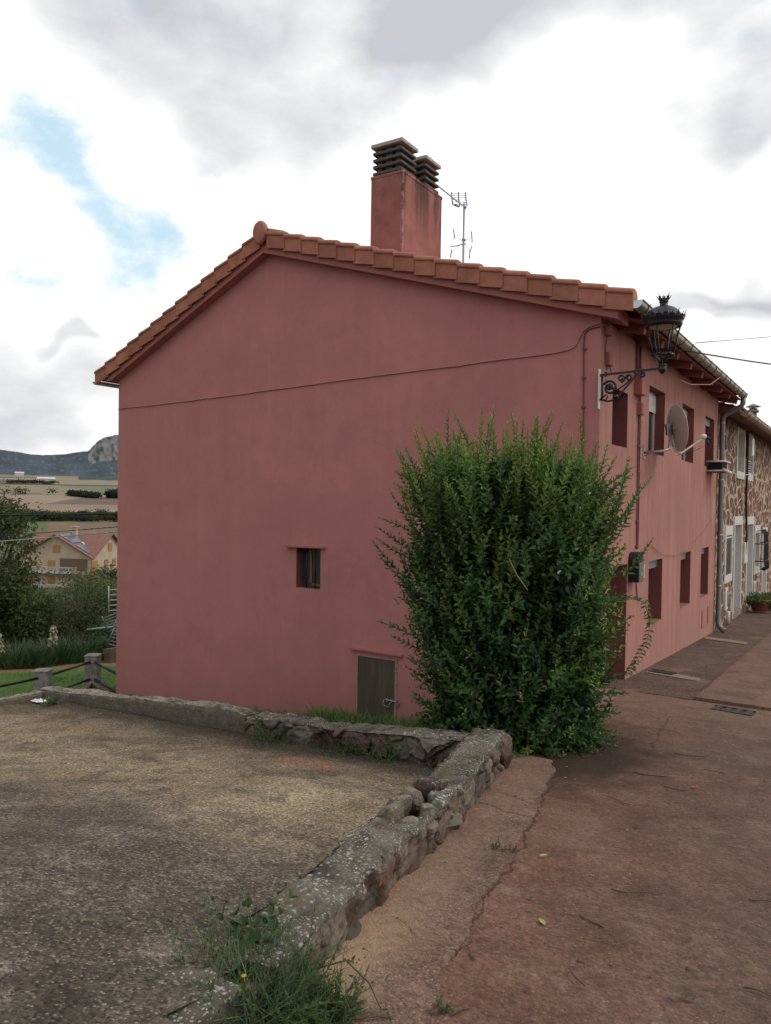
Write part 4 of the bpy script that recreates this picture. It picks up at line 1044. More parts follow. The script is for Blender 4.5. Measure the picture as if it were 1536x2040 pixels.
# ------------------------------------------------------------------ low stone walls
def cellcol(p, palette):
    k = int(abs(math.sin(p[0]*12.9898 + p[1]*78.233 + p[2]*37.719)*43758.5453)) % 1000/1000
    return palette[int(k*len(palette)) % len(palette)]
PAL = [np.array(c) for c in ((.135, .082, .062), (.165, .115, .085), (.20, .160, .118), (.105, .062, .052), (.225, .185, .140), (.125, .10, .085), (.175, .125, .10), (.145, .095, .075))]
def low_wall(name, path, hw, zb, zt, label, cat, ds=.013, cap=True, amp=.035, kerb=lambda s: 0.0, pit=None, joint=.36, stone=(4.6, 6.2), pal=PAL, capcol=(.128, .110, .088)):
    pts = [np.array(p, float) for p in path]; seg_ = [np.linalg.norm(b-a) for a, b in zip(pts, pts[1:])]; cum = np.concatenate([[0], np.cumsum(seg_)])
    S = np.arange(0, cum[-1]+1e-6, ds); cx = np.interp(S, cum, [p[0] for p in pts]); cy = np.interp(S, cum, [p[1] for p in pts])
    dx = np.gradient(cx, S); dy = np.gradient(cy, S); L = np.hypot(dx, dy); nx, ny = dy/L, -dx/L            # right hand side
    V, C, TP = [], [], []; nside, ntop = 24, 22
    capcol = np.array(capcol); ns = len(S)
    for i in range(ns):
        s = S[i]; x, y = cx[i], cy[i]; b, t = zb(x, y), zt(x, y); w = hw(s) if callable(hw) else hw
        prof = []
        for k in range(nside+1): prof.append((w, b - .08 + (t - b + .08)*k/nside, 1, k/nside))
        for k in range(1, ntop): prof.append((w - 2*w*k/ntop, t, 0, k/ntop))
        for k in range(nside+1): prof.append((-w, t - (t - b + .08)*k/nside, -1, 1-k/nside))
        for off, z, sd, f in prof:
            px, py = x + nx[i]*off, y + ny[i]*off; kb = kerb(s)
            end = min(s, S[-1]-s)
            if sd:
                q = V3((s*stone[0] + .8*mn.noise((s*3, z*4, sd)), z*stone[1] + .5*mn.noise((s*4, z*3, 7)), sd*5.0)); dd, pp = mn.voronoi(q, distance_metric='MANHATTAN'); e = dd[1]-dd[0]
                bulge = min(e/joint*1.5, 1); cv = mn.cell(pp[0]*7.3); tl = (q - pp[0]); d = amp*(bulge - .6) + amp*.9*(cv-.5)*bulge + amp*.35*(tl.x*math.sin(cv*50) + tl.y*math.cos(cv*50))*bulge - .012 + amp*.55*mn.ridged_multi_fractal((s*7, z*11, sd*3), .9, 2.2, 4, 1.0, 2.0)*.5 - amp*.25
                d = d*(1-kb) + kb*.010*mn.fractal((s*6, z*6, sd), .8, 2.1, 4)
                if cap and f > .88: d = max(d, -.010) + .004
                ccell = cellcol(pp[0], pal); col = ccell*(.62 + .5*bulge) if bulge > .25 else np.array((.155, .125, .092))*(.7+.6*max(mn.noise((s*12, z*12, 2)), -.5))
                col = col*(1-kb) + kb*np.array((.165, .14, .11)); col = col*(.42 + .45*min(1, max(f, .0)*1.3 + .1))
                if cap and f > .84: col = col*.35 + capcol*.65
                edge_round = (.03*max(0, f-.86)/.14) if not kb else .012*max(0, f-.9)/.1
                o2 = off + sd*(d - edge_round); V.append((x + nx[i]*o2, y + ny[i]*o2, z + (.006*mn.noise((s*11, z*7, 3)) if f > .02 else 0))); C.append(col); TP.append(max(0, (f-.8)/.2) if cap else .3*f)
            else:
                n1 = mn.fractal((px*2.2, py*2.2, 1), .9, 2.1, 3); n2 = mn.fractal((px*11, py*11, 4), .75, 2.2, 4)
                rim = min(f, 1-f); dz = .026*n1 + .012*n2 - (.030*max(0, (.12-rim)/.12)**1.5 if not kb else .01*max(0, (.06-rim)/.06))
                col = capcol*(1 + .28*n1 + .25*n2); tp = 1.0
                if pit:
                    pm = pit(s, f)
                    dz -= pm*.17 + pm*.02*n2; col = col*(1-min(1, pm*1.3)) + min(1, pm*1.3)*np.array((.055, .035, .026)); tp = 1-min(1, pm*2)
                V.append((px + .012*n2*nx[i], py + .012*n2*ny[i], t + dz)); C.append(col); TP.append(tp)
    npf = len(V)//ns; V = np.array(V)
    F = grid_faces(ns, npf)
    Vl = V.reshape(ns, npf, 3); caps = []
    for row, flip in ((0, 1), (ns-1, 0)):
        idx = [row*npf + k for k in range(npf)]; caps.append(idx[::-1] if flip else idx)
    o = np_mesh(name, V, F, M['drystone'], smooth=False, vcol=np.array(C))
    me = o.data; a = me.attributes.new('top', 'FLOAT', 'POINT'); a.data.foreach_set('value', np.array(TP, dtype=np.float32))
    # end caps as rough fans
    for idx in caps:
        c0 = V[idx].mean(0)
        ed = MB(); vs = [tuple(V[k]) for k in idx] + [tuple(c0)]
        ed.add(vs, [(k, k+1, len(idx)) for k in range(len(idx)-1)] + [(len(idx)-1, 0, len(idx))]); 
        m2 = bpy.data.meshes.new(name); m2.from_pydata(ed.v, [], ed.f); 
        import bmesh
        bm = bmesh.new(); bm.from_mesh(me); bm2 = bmesh.new(); bm2.from_mesh(m2)
        lay = bm.verts.layers.float_color.get('col'); vm = {}
        for v in bm2.verts:
            nv = bm.verts.new(v.co + V3((.02*mn.noise(v.co*9), .02*mn.noise(v.co*7), 0))); nv[lay] = (.13, .10, .08, 1); vm[v.index] = nv
        for f in bm2.faces:
            bm.faces.new([vm[v.index] for v in f.verts])
        bm.to_mesh(me); bm.free(); bm2.free()
    return props(o, label, cat)

def stone_mesh(name, c, r, seed, col, parent=None, sub=4, flat=.75):
    import bmesh
    rr_ = random.Random(int(seed*100)); planes = [(V3((rr_.gauss(0, 1), rr_.gauss(0, 1), rr_.gauss(0, 1))).normalized(), rr_.uniform(.50, .80)) for _ in range(11)]
    bm = bmesh.new(); bmesh.ops.create_icosphere(bm, subdivisions=sub, radius=1.0)
    for v in bm.verts:
        p = v.co.copy(); k = 1 + .30*mn.fractal(p*1.1 + V3((seed, 0, 0)), .9, 2.1, 3) + .06*mn.fractal(p*5 + V3((seed, 3, 0)), .8, 2.1, 3)
        for pn, pd in planes:
            e_ = p.dot(pn) - pd
            if e_ > 0: p = p - pn*e_*.93
        k = 1.18 + .10*mn.fractal(p*2.2 + V3((seed, 0, 0)), .9, 2.1, 3) + .07*mn.fractal(p*7 + V3((seed, 3, 0)), .8, 2.1, 3)
        v.co = V3((p.x*r[0]*k, p.y*r[1]*k, p.z*r[2]*k))
        if v.co.z > r[2]*flat: v.co.z = r[2]*flat + (v.co.z - r[2]*flat)*.25
    me = bpy.data.meshes.new(name); bm.to_mesh(me); bm.free()
    me.polygons.foreach_set('use_smooth', [False]*len(me.polygons))
    a = me.attributes.new('col', 'FLOAT_COLOR', 'POINT'); zz = np.array([v.co.z for v in me.vertices])/r[2]
    cc = np.ones((len(zz), 4), dtype=np.float32); cc[:, :3] = np.array(col)[None]*(.75 + .35*np.clip(zz, -1, 1))[:, None]; a.data.foreach_set('color', cc.ravel())
    a = me.attributes.new('top', 'FLOAT', 'POINT'); a.data.foreach_set('value', np.clip(zz*1.2 - .1, 0, 1).astype(np.float32))
    me.materials.append(M['drystone']); o = link(name, me, parent)
    o0 = ORG[parent] if parent is not None else V3((0, 0, 0)); o.location = V3(c) - o0; o.rotation_euler = (0, 0, seed*1.7)
    return o

top_z = lambda x, y: -1.564 - .072*y
wpath = [(float(wall_line(y)), y) for y in np.linspace(2.12, 6.2, 40)]
PIT0, PIT1 = 1.68, 2.46
def pit(s, f):
    e = sst(PIT0-.05, PIT0+.06, s)*sst(PIT1+.05, PIT1-.08, s)*sst(.30, .38, f)*sst(1.02, .94, f) 
    return float(e)
low = low_wall('stone_wall', wpath, lambda s: .158 + .02*mn.noise((s*1.5, 0, 0)) + .022*mn.noise((s*6, 2, 0)) + .012*mn.noise((s*17, 5, 0)), lambda x, y: float(road_z(y)), top_z, 'long low rubble stone wall with lichened cap running beside the road to the bush', 'stone wall', pit=pit, amp=.036, stone=(5.2, 6.5))
for k, (y, off, r, col) in enumerate(((3.88, -.11, (.075, .085, .085), (.20, .165, .12)), (4.07, -.12, (.065, .075, .08), (.18, .15, .115)), (4.23, -.11, (.07, .08, .085), (.19, .16, .12)), (4.44, -.06, (.085, .095, .095), (.075, .048, .044)), (3.80, .07, (.06, .075, .07), (.19, .165, .125)), (4.05, .09, (.05, .09, .075), (.165, .145, .115)), (4.30, .09, (.05, .085, .075), (.18, .165, .135)))):
    stone_mesh('border_stone', (float(wall_line(y))+off, y, float(top_z(0, y)) - .05), r, k*1.37, col, low)
stone_mesh('end_stone', (-2.66, 6.10, -2.15), (.10, .13, .17), 4.1, (.13, .082, .062), low)
for k, (y, off, z, r, col) in enumerate(((2.08, -.10, -.07, (.10, .08, .07), (.11, .085, .07)), (2.06, .08, -.12, (.08, .09, .10), (.14, .11, .085)), (2.16, -.19, -.05, (.09, .07, .05), (.095, .062, .048)))):
    stone_mesh('loose_stone', (float(wall_line(y))+off, y, float(top_z(0, y)) + z), r, k*2.13 + .4, col, low)
# the flat capstone that lies before the broken end of the wall
def capstone(poly, zt, th, label):
    mb = MB(); P = []
    n = len(poly)
    for i in range(n):
        a, b = np.array(poly[i]), np.array(poly[(i+1) % n])
        for j in range(8): 
            p = a + (b-a)*j/8; P.append(p + .012*np.array((mn.noise((p[0]*9, p[1]*9, 0)), mn.noise((p[0]*9, p[1]*9, 5)))))
    c0 = np.mean(P, 0); rings = []; m = len(P); VV = []; CC = []; TT = []
    for k, (sc, z) in enumerate([(1.02, zt-th), (1.02, zt-th*.4), (1.0, zt-.02), (.96, zt)] + [(q, zt) for q in (.85, .7, .55, .4, .25, .1)]):
        for p in P:
            q = c0 + (p-c0)*sc; zz = z + .012*mn.fractal((q[0]*7, q[1]*7, 2), .8, 2.1, 4); VV.append((q[0], q[1], zz)); CC.append(np.array((.125, .108, .088))*(1 if k > 2 else .6)); TT.append(1 if k > 2 else 0)
    F = [(k*m+i, k*m+(i+1) % m, (k+1)*m+(i+1) % m, (k+1)*m+i) for k in range(9) for i in range(m)]
    o = np_mesh('capstone', VV, F, M['drystone'], smooth=True, vcol=np.array(CC)); a = o.data.attributes.new('top', 'FLOAT', 'POINT'); a.data.foreach_set('value', np.array(TT, dtype=np.float32))
    return props(o, label, 'stone slab')
capstone([(-2.02, 1.45), (-2.08, 1.86), (-1.95, 1.97), (-1.78, 1.95), (-1.70, 1.5)], -1.675, .2, 'flat lichened stone slab lying at the broken end of the low wall behind the weeds')

# back wall of the terrace: rough masonry near the bush, cast kerb towards the valley
def btop(x, y): return float(np.interp(-x, [2.5, 3.5, 4.2, 5.0, 5.4, 5.9, 8.8, 9.3], [-2.06, -2.15, -2.21, -2.26, -2.30, -2.27, -2.52, -2.55]))
low_wall('stone_wall', [(-5.45, 6.10), (-4.4, 6.12), (-3.4, 6.14), (-2.85, 6.18)], .15, lambda x, y: float(terr_z(x, 6.0)) - .04, btop, 'short mossy rubble wall at the back of the terrace below the hatch door', 'stone wall', amp=.055, stone=(4.2, 5.2), cap=False, joint=.30,
         pal=[np.array(c) for c in ((.10, .058, .052), (.13, .085, .072), (.175, .150, .125), (.085, .048, .044), (.20, .175, .145), (.15, .12, .10), (.22, .195, .165), (.115, .07, .062))], capcol=(.15, .125, .10))
low_wall('concrete_kerb', [(-9.02, 6.06), (-7.5, 6.08), (-6.2, 6.08), (-5.47, 6.10)], .11, lambda x, y: float(terr_z(x, 6.0)) - .05, btop, 'long weathered concrete kerb along the back of the terrace below the gable', 'kerb', ds=.02, kerb=lambda s: 1.0, cap=False, capcol=(.20, .175, .135))
low_wall('concrete_kerb', [(-9.0, 1.2), (-8.95, 4.0), (-9.0, 6.0)], .10, lambda x, y: float(terr_z(x, y)) - .06, lambda x, y: float(terr_z(x, y)) + .06, 'mossy concrete kerb on the valley side of the terrace below the railing', 'kerb', ds=.025, kerb=lambda s: 1.0, cap=False, capcol=(.21, .19, .13))

# ------------------------------------------------------------------ wall lantern on the house corner
LX, LY = -2.46, 10.93
lamp = empty('wall_lantern', (XF, LY, 1.6), 'black crowned iron street lantern on a scrolled bracket at the house corner', 'street lamp')
mb = MB(); mb.box((XF-.004, LY-.035, 1.33), (XF+.012, LY+.035, 1.90)); mb.tube([(XF+.01, LY, 1.36), (XF+.07, LY-.005, 1.365)], .006, 6)
mb.build('mounting_plate', M['whitemetal'], lamp, bevel=.004)
bk = MB(); zb_ = 1.83
bk.beam((XF+.01, LY, zb_-.02), (LX, LY, zb_+.015), .028, .03); bk.tube([(XF+.02, LY, 1.45), (XF+.05, LY, 1.50), (XF+.04, LY, 1.82)], .016, 8)
bk.beam((XF+.25, LY, 1.46), (XF+.56, LY, zb_-.01), .02, .022); bk.tube([(XF+.04, LY, 1.46), (XF+.12, LY, 1.435), (XF+.22, LY, 1.445), (XF+.28, LY, 1.48)], .014, 8)
def spiral(c, r0, turns, a0, sg=1, n=26): return [(c[0] + r0*(1-.72*t)*math.cos(a0+sg*turns*6.2832*t), LY, c[1] + r0*(1-.72*t)*math.sin(a0+sg*turns*6.2832*t)) for t in np.linspace(0, 1, n)]
bk.tube(spiral((XF+.155, 1.62), .105, 1.5, 2.6, -1), .019, 7); bk.tube(spiral((XF+.155, 1.62), .03, .9, 0), .024, 7)
bk.tube(spiral((XF+.31, 1.745), .055, 1.3, -1.6, 1), .0135, 7); bk.tube(spiral((XF+.42, 1.745), .05, 1.3, 3.4, -1), .0135, 7); bk.tube(spiral((XF+.60, 1.775), .042, 1.2, 1.9, -1), .015, 7)
bk.tube([(XF+.20, LY, 1.55), (XF+.28, LY, 1.60), (XF+.35, LY, 1.64), (XF+.46, LY, 1.73)], .011, 7); bk.tube([(XF+.05, LY, 1.48), (XF+.10, LY, 1.53), (XF+.13, LY, 1.50), (XF+.10, LY, 1.455)], .010, 7)
bk.lathe([(0, -.05), (.035, -.03), (.045, 0), (.03, .03), (0, .045)], (XF+.24, LY, 1.49), (1, 0, .35), 10)
for q in (.10, .51): bk.obox((XF+q, LY, zb_-.012), (.018, 0, 0), (0, .022, 0), (0, 0, .032))
bk.build('bracket', M['iron'], lamp)
sk = MB(); sk.lathe([(0, 1.765), (.022, 1.77), (.05, 1.81), (.054, 1.845), (.043, 1.86), (.055, 1.875), (.055, 1.89), (.04, 1.905), (.03, 1.91), (0, 1.91)], (LX, LY, 0), n=16)
sk.build('socket', M['iron'], lamp, recalc=False)
cg = MB(); nb = 6; zlo, zhi, rlo, rhi = 2.03, 2.43, .128, .225
for k in range(nb):
    a = k*6.2832/nb + .35; ca, sa = math.cos(a), math.sin(a)
    cg.tube([(LX+rlo*ca, LY+rlo*sa, zlo), (LX+rhi*ca, LY+rhi*sa, zhi)], .0125, 6)
    if k % 2 == 0 or True: cg.tube([(LX+.03*ca, LY+.03*sa, 1.90), (LX+.05*ca, LY+.05*sa, 1.96), (LX+.105*ca, LY+.105*sa, 2.01), (LX+rlo*1.04*ca, LY+rlo*1.04*sa, zlo-.01)], .011, 6)
    cg.lathe([(0, -.024), (.02, -.014), (.024, 0), (.02, .014), (0, .024)], (LX+rlo*1.06*ca, LY+rlo*1.06*sa, zlo), n=8)
cg.lathe([(rlo-.012, zlo-.012), (rlo+.012, zlo-.012), (rlo+.012, zlo+.012), (rlo-.012, zlo+.012), (rlo-.012, zlo-.012)], (LX, LY, 0), n=nb*4, smooth=False)
cg.build('lantern_cage', M['iron'], lamp, recalc=False)
hd_ = MB(); hd_.lathe([(.20, 2.40), (.235, 2.405), (.25, 2.44), (.245, 2.47), (.265, 2.49), (.275, 2.53), (.262, 2.55), (.235, 2.565), (.20, 2.62), (.14, 2.665), (.085, 2.685), (.055, 2.695), (.05, 2.735), (.062, 2.745), (.058, 2.755), (0, 2.757)], (LX, LY, 0), n=36)
hd_.lathe([(.20, 2.40), (.19, 2.45), (.05, 2.50), (0, 2.50)], (LX, LY, 0), n=36)
hd = hd_.build('hood', M['iron'], lamp, recalc=False)
MB().lathe([(.0, 2.405), (.18, 2.40), (.195, 2.42), (.0, 2.43)], (LX, LY, 0), n=24).build('reflector', M['cream'], hd)
cr = MB()
def fleur(a, r, z, h, lean, w):
    ca, sa = math.cos(a), math.sin(a); t = V3((-sa, ca, 0)); o = V3((ca, sa, 0)); b = V3((LX+r*ca, LY+r*sa, z))
    tip = b + o*lean + V3((0, 0, h)); mid = b + o*lean*.45 + V3((0, 0, h*.5)); q = o*.006
    for sg in (-1, 1): cr.prism([b - t*w*.5*sg*0 + t*sg*w*.1, b + t*sg*w*.9, mid + t*sg*w*1.0, mid + t*sg*w*.25, tip], q)
for k in range(20): fleur(k*6.2832/20, .262, 2.505, .075 if k % 2 else .105, .032, .036 if k % 2 else .026)
cr.build('rim_cresting', M['iron'], hd, recalc=False)
cr = MB(); cr.lathe([(.05, 2.742), (.058, 2.752), (.066, 2.79), (.06, 2.79), (.05, 2.755)], (LX, LY, 0), n=20)
for k in range(8): fleur(k*6.2832/8 + .2, .062, 2.78, .075 if k % 2 else .055, .034, .020)
cr.build('crown', M['iron'], hd, recalc=False)

# ------------------------------------------------------------------ satellite dish
DC = V3((-2.95, 14.32, 1.33)); DA = V3((.80, .58, .14)).normalized()
dish = empty('satellite_dish', (XF, 13.5, .86), 'grey satellite dish on a bent wall arm beside the upstairs windows', 'satellite dish')
mb = MB(); prof = [(.0, -.085)] + [(.41*t, -.085 + .085*t*t) for t in np.linspace(.1, 1, 10)] + [(.418, .004), (.41, .012)] + [(.405*t, -.075 + .085*t*t) for t in np.linspace(.98, 0.0, 10)]
mb.lathe(prof, DC, DA, 48); mb.build('reflector', M['dish'], dish, recalc=False)
u, v = frame_of(DA)
mb = MB(); back = DC - DA*.11
mb.tube([(XF, 13.55, .86), (XF+.30, 13.62, .885), (XF+.37, 13.8, .93), back + V3((0, -.05, -.1)), back + V3((0, -.03, .05))], .024, 10)
mb.box((XF, 13.48, .76), (XF+.012, 13.62, 1.0)); mb.tube([(XF+.012, 13.55, .80), (XF+.14, 13.58, .87)], .012, 6)
mb.obox(back + DA*.015, u*.09, v*.10, DA*.012); mb.obox(back - DA*.04, u*.035, v*.10, DA*.05)
mb.obox(back + DA*.0 + v*.0 + u*.12, u*.05, v*.012, DA*.04); mb.obox(back - u*.10, u*.05, v*.012, DA*.035)
mb.build('mount', M['dishsteel'], dish, recalc=False)
dn = V3((0, 0, -1)) - DA*V3((0, 0, -1)).dot(DA); dn.normalize()
e0 = DC + dn*.34 - DA*.05; lnb = DC + DA*.50 + dn*.22
mb = MB(); mb.tube([back + dn*.05, e0 + dn*.06 - DA*.03, e0 + dn*.12 + DA*.06, lnb - DA*.08 + dn*.03, lnb], .017, 8); mb.build('feed_arm', M['whitemetal'], dish)
mb = MB(); bx = (DC - lnb).normalized(); mb.lathe([(0, -.02), (.045, -.02), (.05, .03), (.036, .06), (0, .075)], lnb + bx*.02, bx, 16); mb.build('feed_horn', M['whitemetal'], dish, recalc=False)
mb = MB(); mb.lathe([(0, -.09), (.024, -.09), (.028, 0), (0, .0)], lnb, bx, 12); mb.tube([lnb - bx*.05, lnb - bx*.04 - V3((0, 0, .09)), lnb - bx*.05 - V3((0, 0, .12))], .018, 8)
mb.build('feed_body', M['iron_dull'], dish, recalc=False)
mb = MB(); mb.tube([lnb - bx*.08, lnb + V3((.02, .02, -.13)), lnb - DA*.14 + V3((0, 0, -.20)), e0 + dn*.14], .005, 5); mb.build('coax_lead', M['cablered'], dish)

# ------------------------------------------------------------------ roof aerial
AX, AY = -7.59, 15.0
an = empty('tv_aerial', (AX, AY, 4.0), 'thin roof aerial with two comb arrays on a mast right of the chimney', 'aerial')
MB().tube([(AX, AY, 3.9), (AX, AY, 6.42)], .024, 8).build('mast', M['alu'], an)
AR = V3((.845, .534, 0)); AF = V3((-.534, .845, 0)); AT = V3((AX, AY, 6.40))
def ap(x, z, f=0.0): return AT + AR*x + AF*f + V3((0, 0, z))
mb = MB(); b0, b1 = ap(-.57, .285, -.2), ap(.03, -.085, 0); mb.beam(b0, b1, .022, .022)
for i in range(9): c = b0.lerp(b1, .04 + .075*i); mb.tube([c + V3((0, 0, -.035)) - AF*.10, c + V3((0, 0, .03)) + AF*.10], .006, 5)
mb.tube([ap(-.22, -.02), ap(-.10, -.06)], .022, 6); mb.tube([ap(.0, -.06), ap(.05, -.08)], .03, 6); ua = mb.build('upper_array', M['alu'], an)
mb = MB()
for x, za, zb, f in ((-.277, -.05, .23, -.05), (-.115, -.01, .30, .10), (.055, .04, .34, .22)): mb.tube([ap(x+.03, za, f), ap(x, (za+zb)/2, f), ap(x-.01, zb, f)], .012, 6)
for k in range(6): t_ = k/5; mb.tube([ap(-.27, -.02+.22*t_, -.05), ap(-.10, .03+.24*t_, .10), ap(.07, .07+.25*t_, .22)], .006, 5)
mb.build('reflector_grid', M['bluegrey'], ua)
mb = MB(); b0, b1 = ap(-.29, -.96, -.1), ap(.06, -.84, .05); mb.beam(b0, b1, .02, .02)
for i in range(7): c = b0.lerp(b1, .05 + .14*i); mb.tube([c + V3((0, 0, -.03)) - AF*.12, c + V3((0, 0, .03)) + AF*.12], .006, 5)
mb.tube([ap(-.03, -.75), ap(.04, -.78)], .03, 6); la = mb.build('lower_array', M['alu'], an)
mb = MB()
for x, za, zb, dx in ((-.215, -.51, -.72, .02), (.175, -.55, -.79, .02), (-.245, -.95, -1.13, -.02), (.19, -.87, -1.14, -.05)): mb.tube([ap(x, za, .1), ap(x+dx*.8, (za+zb)/2, .12), ap(x+dx, zb, .1)], .011, 6)
for za, zb in ((-.62, -.80), (-.66, -.80), (-1.04, -.82), (-1.0, -.80)): pass
for x, z in ((-.20, -.64), (.185, -.68), (-.25, -1.02), (.17, -1.0)): mb.tube([ap(x, z, .1), ap(0, -.80, .02)], .005, 5)
mb.build('reflector_bars', M['bluegrey'], la)

# ------------------------------------------------------------------ cables and boxes on the pink house
def wobble(pts, n, amp, ax=2, seed=0):
    out = []; P = [np.array(p, float) for p in pts]; L = np.concatenate([[0], np.cumsum([np.linalg.norm(b-a) for a, b in zip(P, P[1:])])])
    for s in np.linspace(0, L[-1], n):
        q = np.array([np.interp(s, L, [p[k] for p in P]) for k in range(3)]); q[ax] += amp*mn.fractal((s*1.3, seed, 0), .8, 2.2, 3); out.append(tuple(q))
    return out
gy = YG - .014
w1 = wobble([(XB+.01, gy, 1.845), (-11.0, gy, 1.925), (-7.7, gy, 2.065), (-5.5, gy, 2.14), (-3.98, gy, 2.20), (-3.80, gy, 2.22), (-3.70, gy, 2.27)], 150, .012)
cab = w1 + [(-3.655, gy, 2.36), (-3.60, gy, 2.47), (-3.50, gy, 2.535), (-3.34, gy, 2.56), (XF+.02, YG+.05, 2.55)]
cb = MB().tube(cab, .011, 7).build('wall_cable', M['cablepale']); props(cb, 'painted cable crossing the whole pink gable and looping at its right corner', 'cable')
cc_ = empty('conduit', (-3.57, YG, -1), 'thin painted conduit running straight down the gable behind the bush', 'conduit')
MB().tube([(-3.335, gy, 2.515), (-3.50, gy, 2.495), (-3.565, gy, 2.44), (-3.578, gy, 2.3), (-3.56, gy, 1.2), (-3.545, gy, -.3), (-3.55, gy, -2.6)], .010, 7).build('pipe', M['cablered'], cc_)
mb = MB()
for i in range(9): mb.box((-3.59, YG-.03, 2.2-.42*i), (-3.535, YG-.002, 2.225-.42*i))
mb.build('clips', M['cablered'], cc_)
def wallbox(y, z, w, h, d, lab, extra=None, mat='trim_pink'):
    b = empty('junction_box', (XF, y, z), lab, 'junction box')
    MB().box((XF-.002, y-w/2, z-h/2), (XF+d, y+w/2, z+h/2)).build('case', M[mat], b, bevel=.006)
    MB().box((XF+d, y-w/2+.012, z-h/2+.012), (XF+d+.008, y+w/2-.012, z+h/2-.012)).build('lid', M[mat], b)
    return b
wallbox(11.20, 2.50, .17, .15, .075, 'small pink painted box under the eaves at the house corner')
wallbox(11.33, 2.10, .20, .19, .05, 'pink painted box with broken lid above the lantern bracket')
wallbox(12.98, 1.98, .30, .42, .12, 'tall pink painted box behind the lantern on the facade')
wallbox(13.12, 1.56, .16, .20, .08, 'small pink box below the tall box on the facade')
props(MB().tube([(XF+.03, 11.18, 2.42), (XF+.012, 11.16, 2.25), (XF+.015, 11.18, 2.0), (XF+.02, 11.24, 1.95), (XF+.03, 11.30, 2.0)], .008, 6).build('wall_cable', M['cablered']), 'short looping cable between the two boxes at the corner under the eaves', 'cable')
props(MB().tube([(XF+.02, 11.38, 2.0), (XF+.03, 11.42, 1.92), (XF+.02, 11.25, 1.86), (XF+.015, 11.02, 1.84)], .007, 6).build('wall_cable', M['cablered']), 'thin lead curling from the broken box down to the lantern bracket', 'cable')
c2 = empty('conduit', (XF, 13.2, 0), 'pair of painted cables down the facade from the tall box to the mailbox', 'conduit')
for k, yy in enumerate((13.12, 13.20)):
    MB().tube(wobble([(XF+.015, yy, 1.8), (XF+.015, yy-.01+.03*k, 1.0), (XF+.015, yy+.04, -.78)], 40, .014, 1, k*9), .011, 6).build('cable', M['cablered'], c2)
mb = MB()
for i in range(6): mb.box((XF, 13.10, 1.35-.42*i), (XF+.03, 13.26, 1.375-.42*i))
mb.build('clips', M['cablered'], c2)
c3 = empty('conduit', (XF, 12.9, 2.4), 'two short painted conduits rising from the tall box to the eaves', 'conduit')
for yy in (12.88, 13.08): MB().tube([(XF+.03, yy, 2.15), (XF+.03, yy, 2.62)], .02, 7).build('pipe', M['cablered'], c3)
# mailbox and number tiles beside the door
mbx = empty('mailbox', (XF, 13.45, -1.0), 'black round topped mailbox with grey flap on the facade beside the bush', 'mailbox')
mb = MB(); a = np.linspace(0, math.pi, 13); poly = [(XF, 12.70 + .17 - .17*math.cos(t), -.93 + .12*math.sin(t)) for t in a] + [(XF, 13.04, -1.30), (XF, 12.70, -1.30)]
mb.prism(poly, (.16, 0, 0)); mb.build('body', M['iron_dull'], mbx)
mb = MB(); mb.box((XF+.16, 12.73, -1.29), (XF+.175, 13.01, -.98)); mb.build('flap', M['boxgrey'], mbx, bevel=.004)
MB().box((XF+.175, 12.84, -1.19), (XF+.18, 12.89, -1.15)).build('badge', M['cream'], mbx)
nt_ = empty('number_tiles', (XF, 13.75, -1.2), 'pair of cream ceramic tiles on the facade beside the mailbox', 'wall tiles')
MB().box((XF, 13.42, -1.33), (XF+.012, 13.76, -1.05)).build('frame', M['wood_old'], nt_)
for y in (13.45, 13.61): MB().box((XF+.010, y, -1.31), (XF+.02, y+.12, -1.07)).build('tile', M['cream'], nt_, bevel=.003)
props(MB().tube([(XF+.01, 13.2, -1.35), (XF+.02, 13.25, -1.62), (XF+.015, 13.6, -1.66)], .012, 6).build('pipe_stub', M['cablered']), 'short rusty pipe below the mailbox on the facade', 'pipe')
props(MB().tube([(XF+.02, 14.0, -.72), (XF+.03, 14.9, -.95), (XF+.03, 16.2, -1.05), (XF+.03, 17.6, -.95), (XF+.03, 19.2, -.65), (XF+.05, 20.9, -.25)], .005, 5).build('wall_cable', M['cablepale']), 'slack thin wire sagging across the facade above the ground floor windows', 'cable')

# laundry airer under the last upstairs window, with its line to the stone house
ar = empty('clothes_airer', (XF, 19.9, .9), 'small white airer with black cloth below the last upstairs window', 'clothes airer')
mb = MB()
for z, x in ((1.00, .40), (.78, .40)): mb.tube([(XF, 19.45, z), (XF+x, 19.45, z), (XF+x, 20.35, z), (XF, 20.35, z)], .022, 6)
for k in range(3): mb.tube([(XF+.13+.11*k, 19.45, 1.0), (XF+.13+.11*k, 20.35, 1.0)], .010, 5)
mb.build('frame', M['whitemetal'], ar)
MB().box((XF+.03, 19.55, .76), (XF+.34, 20.28, 1.03)).build('cloth', M['blackcloth'], ar, bevel=.02)
MB().tube([(XF+.40, 19.4, .80), (XF+.40, 20.4, .76)], .035, 8).build('roller', M['whiteframe'], ar)
props(MB().tube([(XF+.40, 20.35, .80), (SX+.25, 23.3, .77), (SX+.12, 27.0, .98)], .012, 5).build('clothesline', M['whitemetal']), 'pale clothesline stretched from the airer to the stone house', 'clothesline')
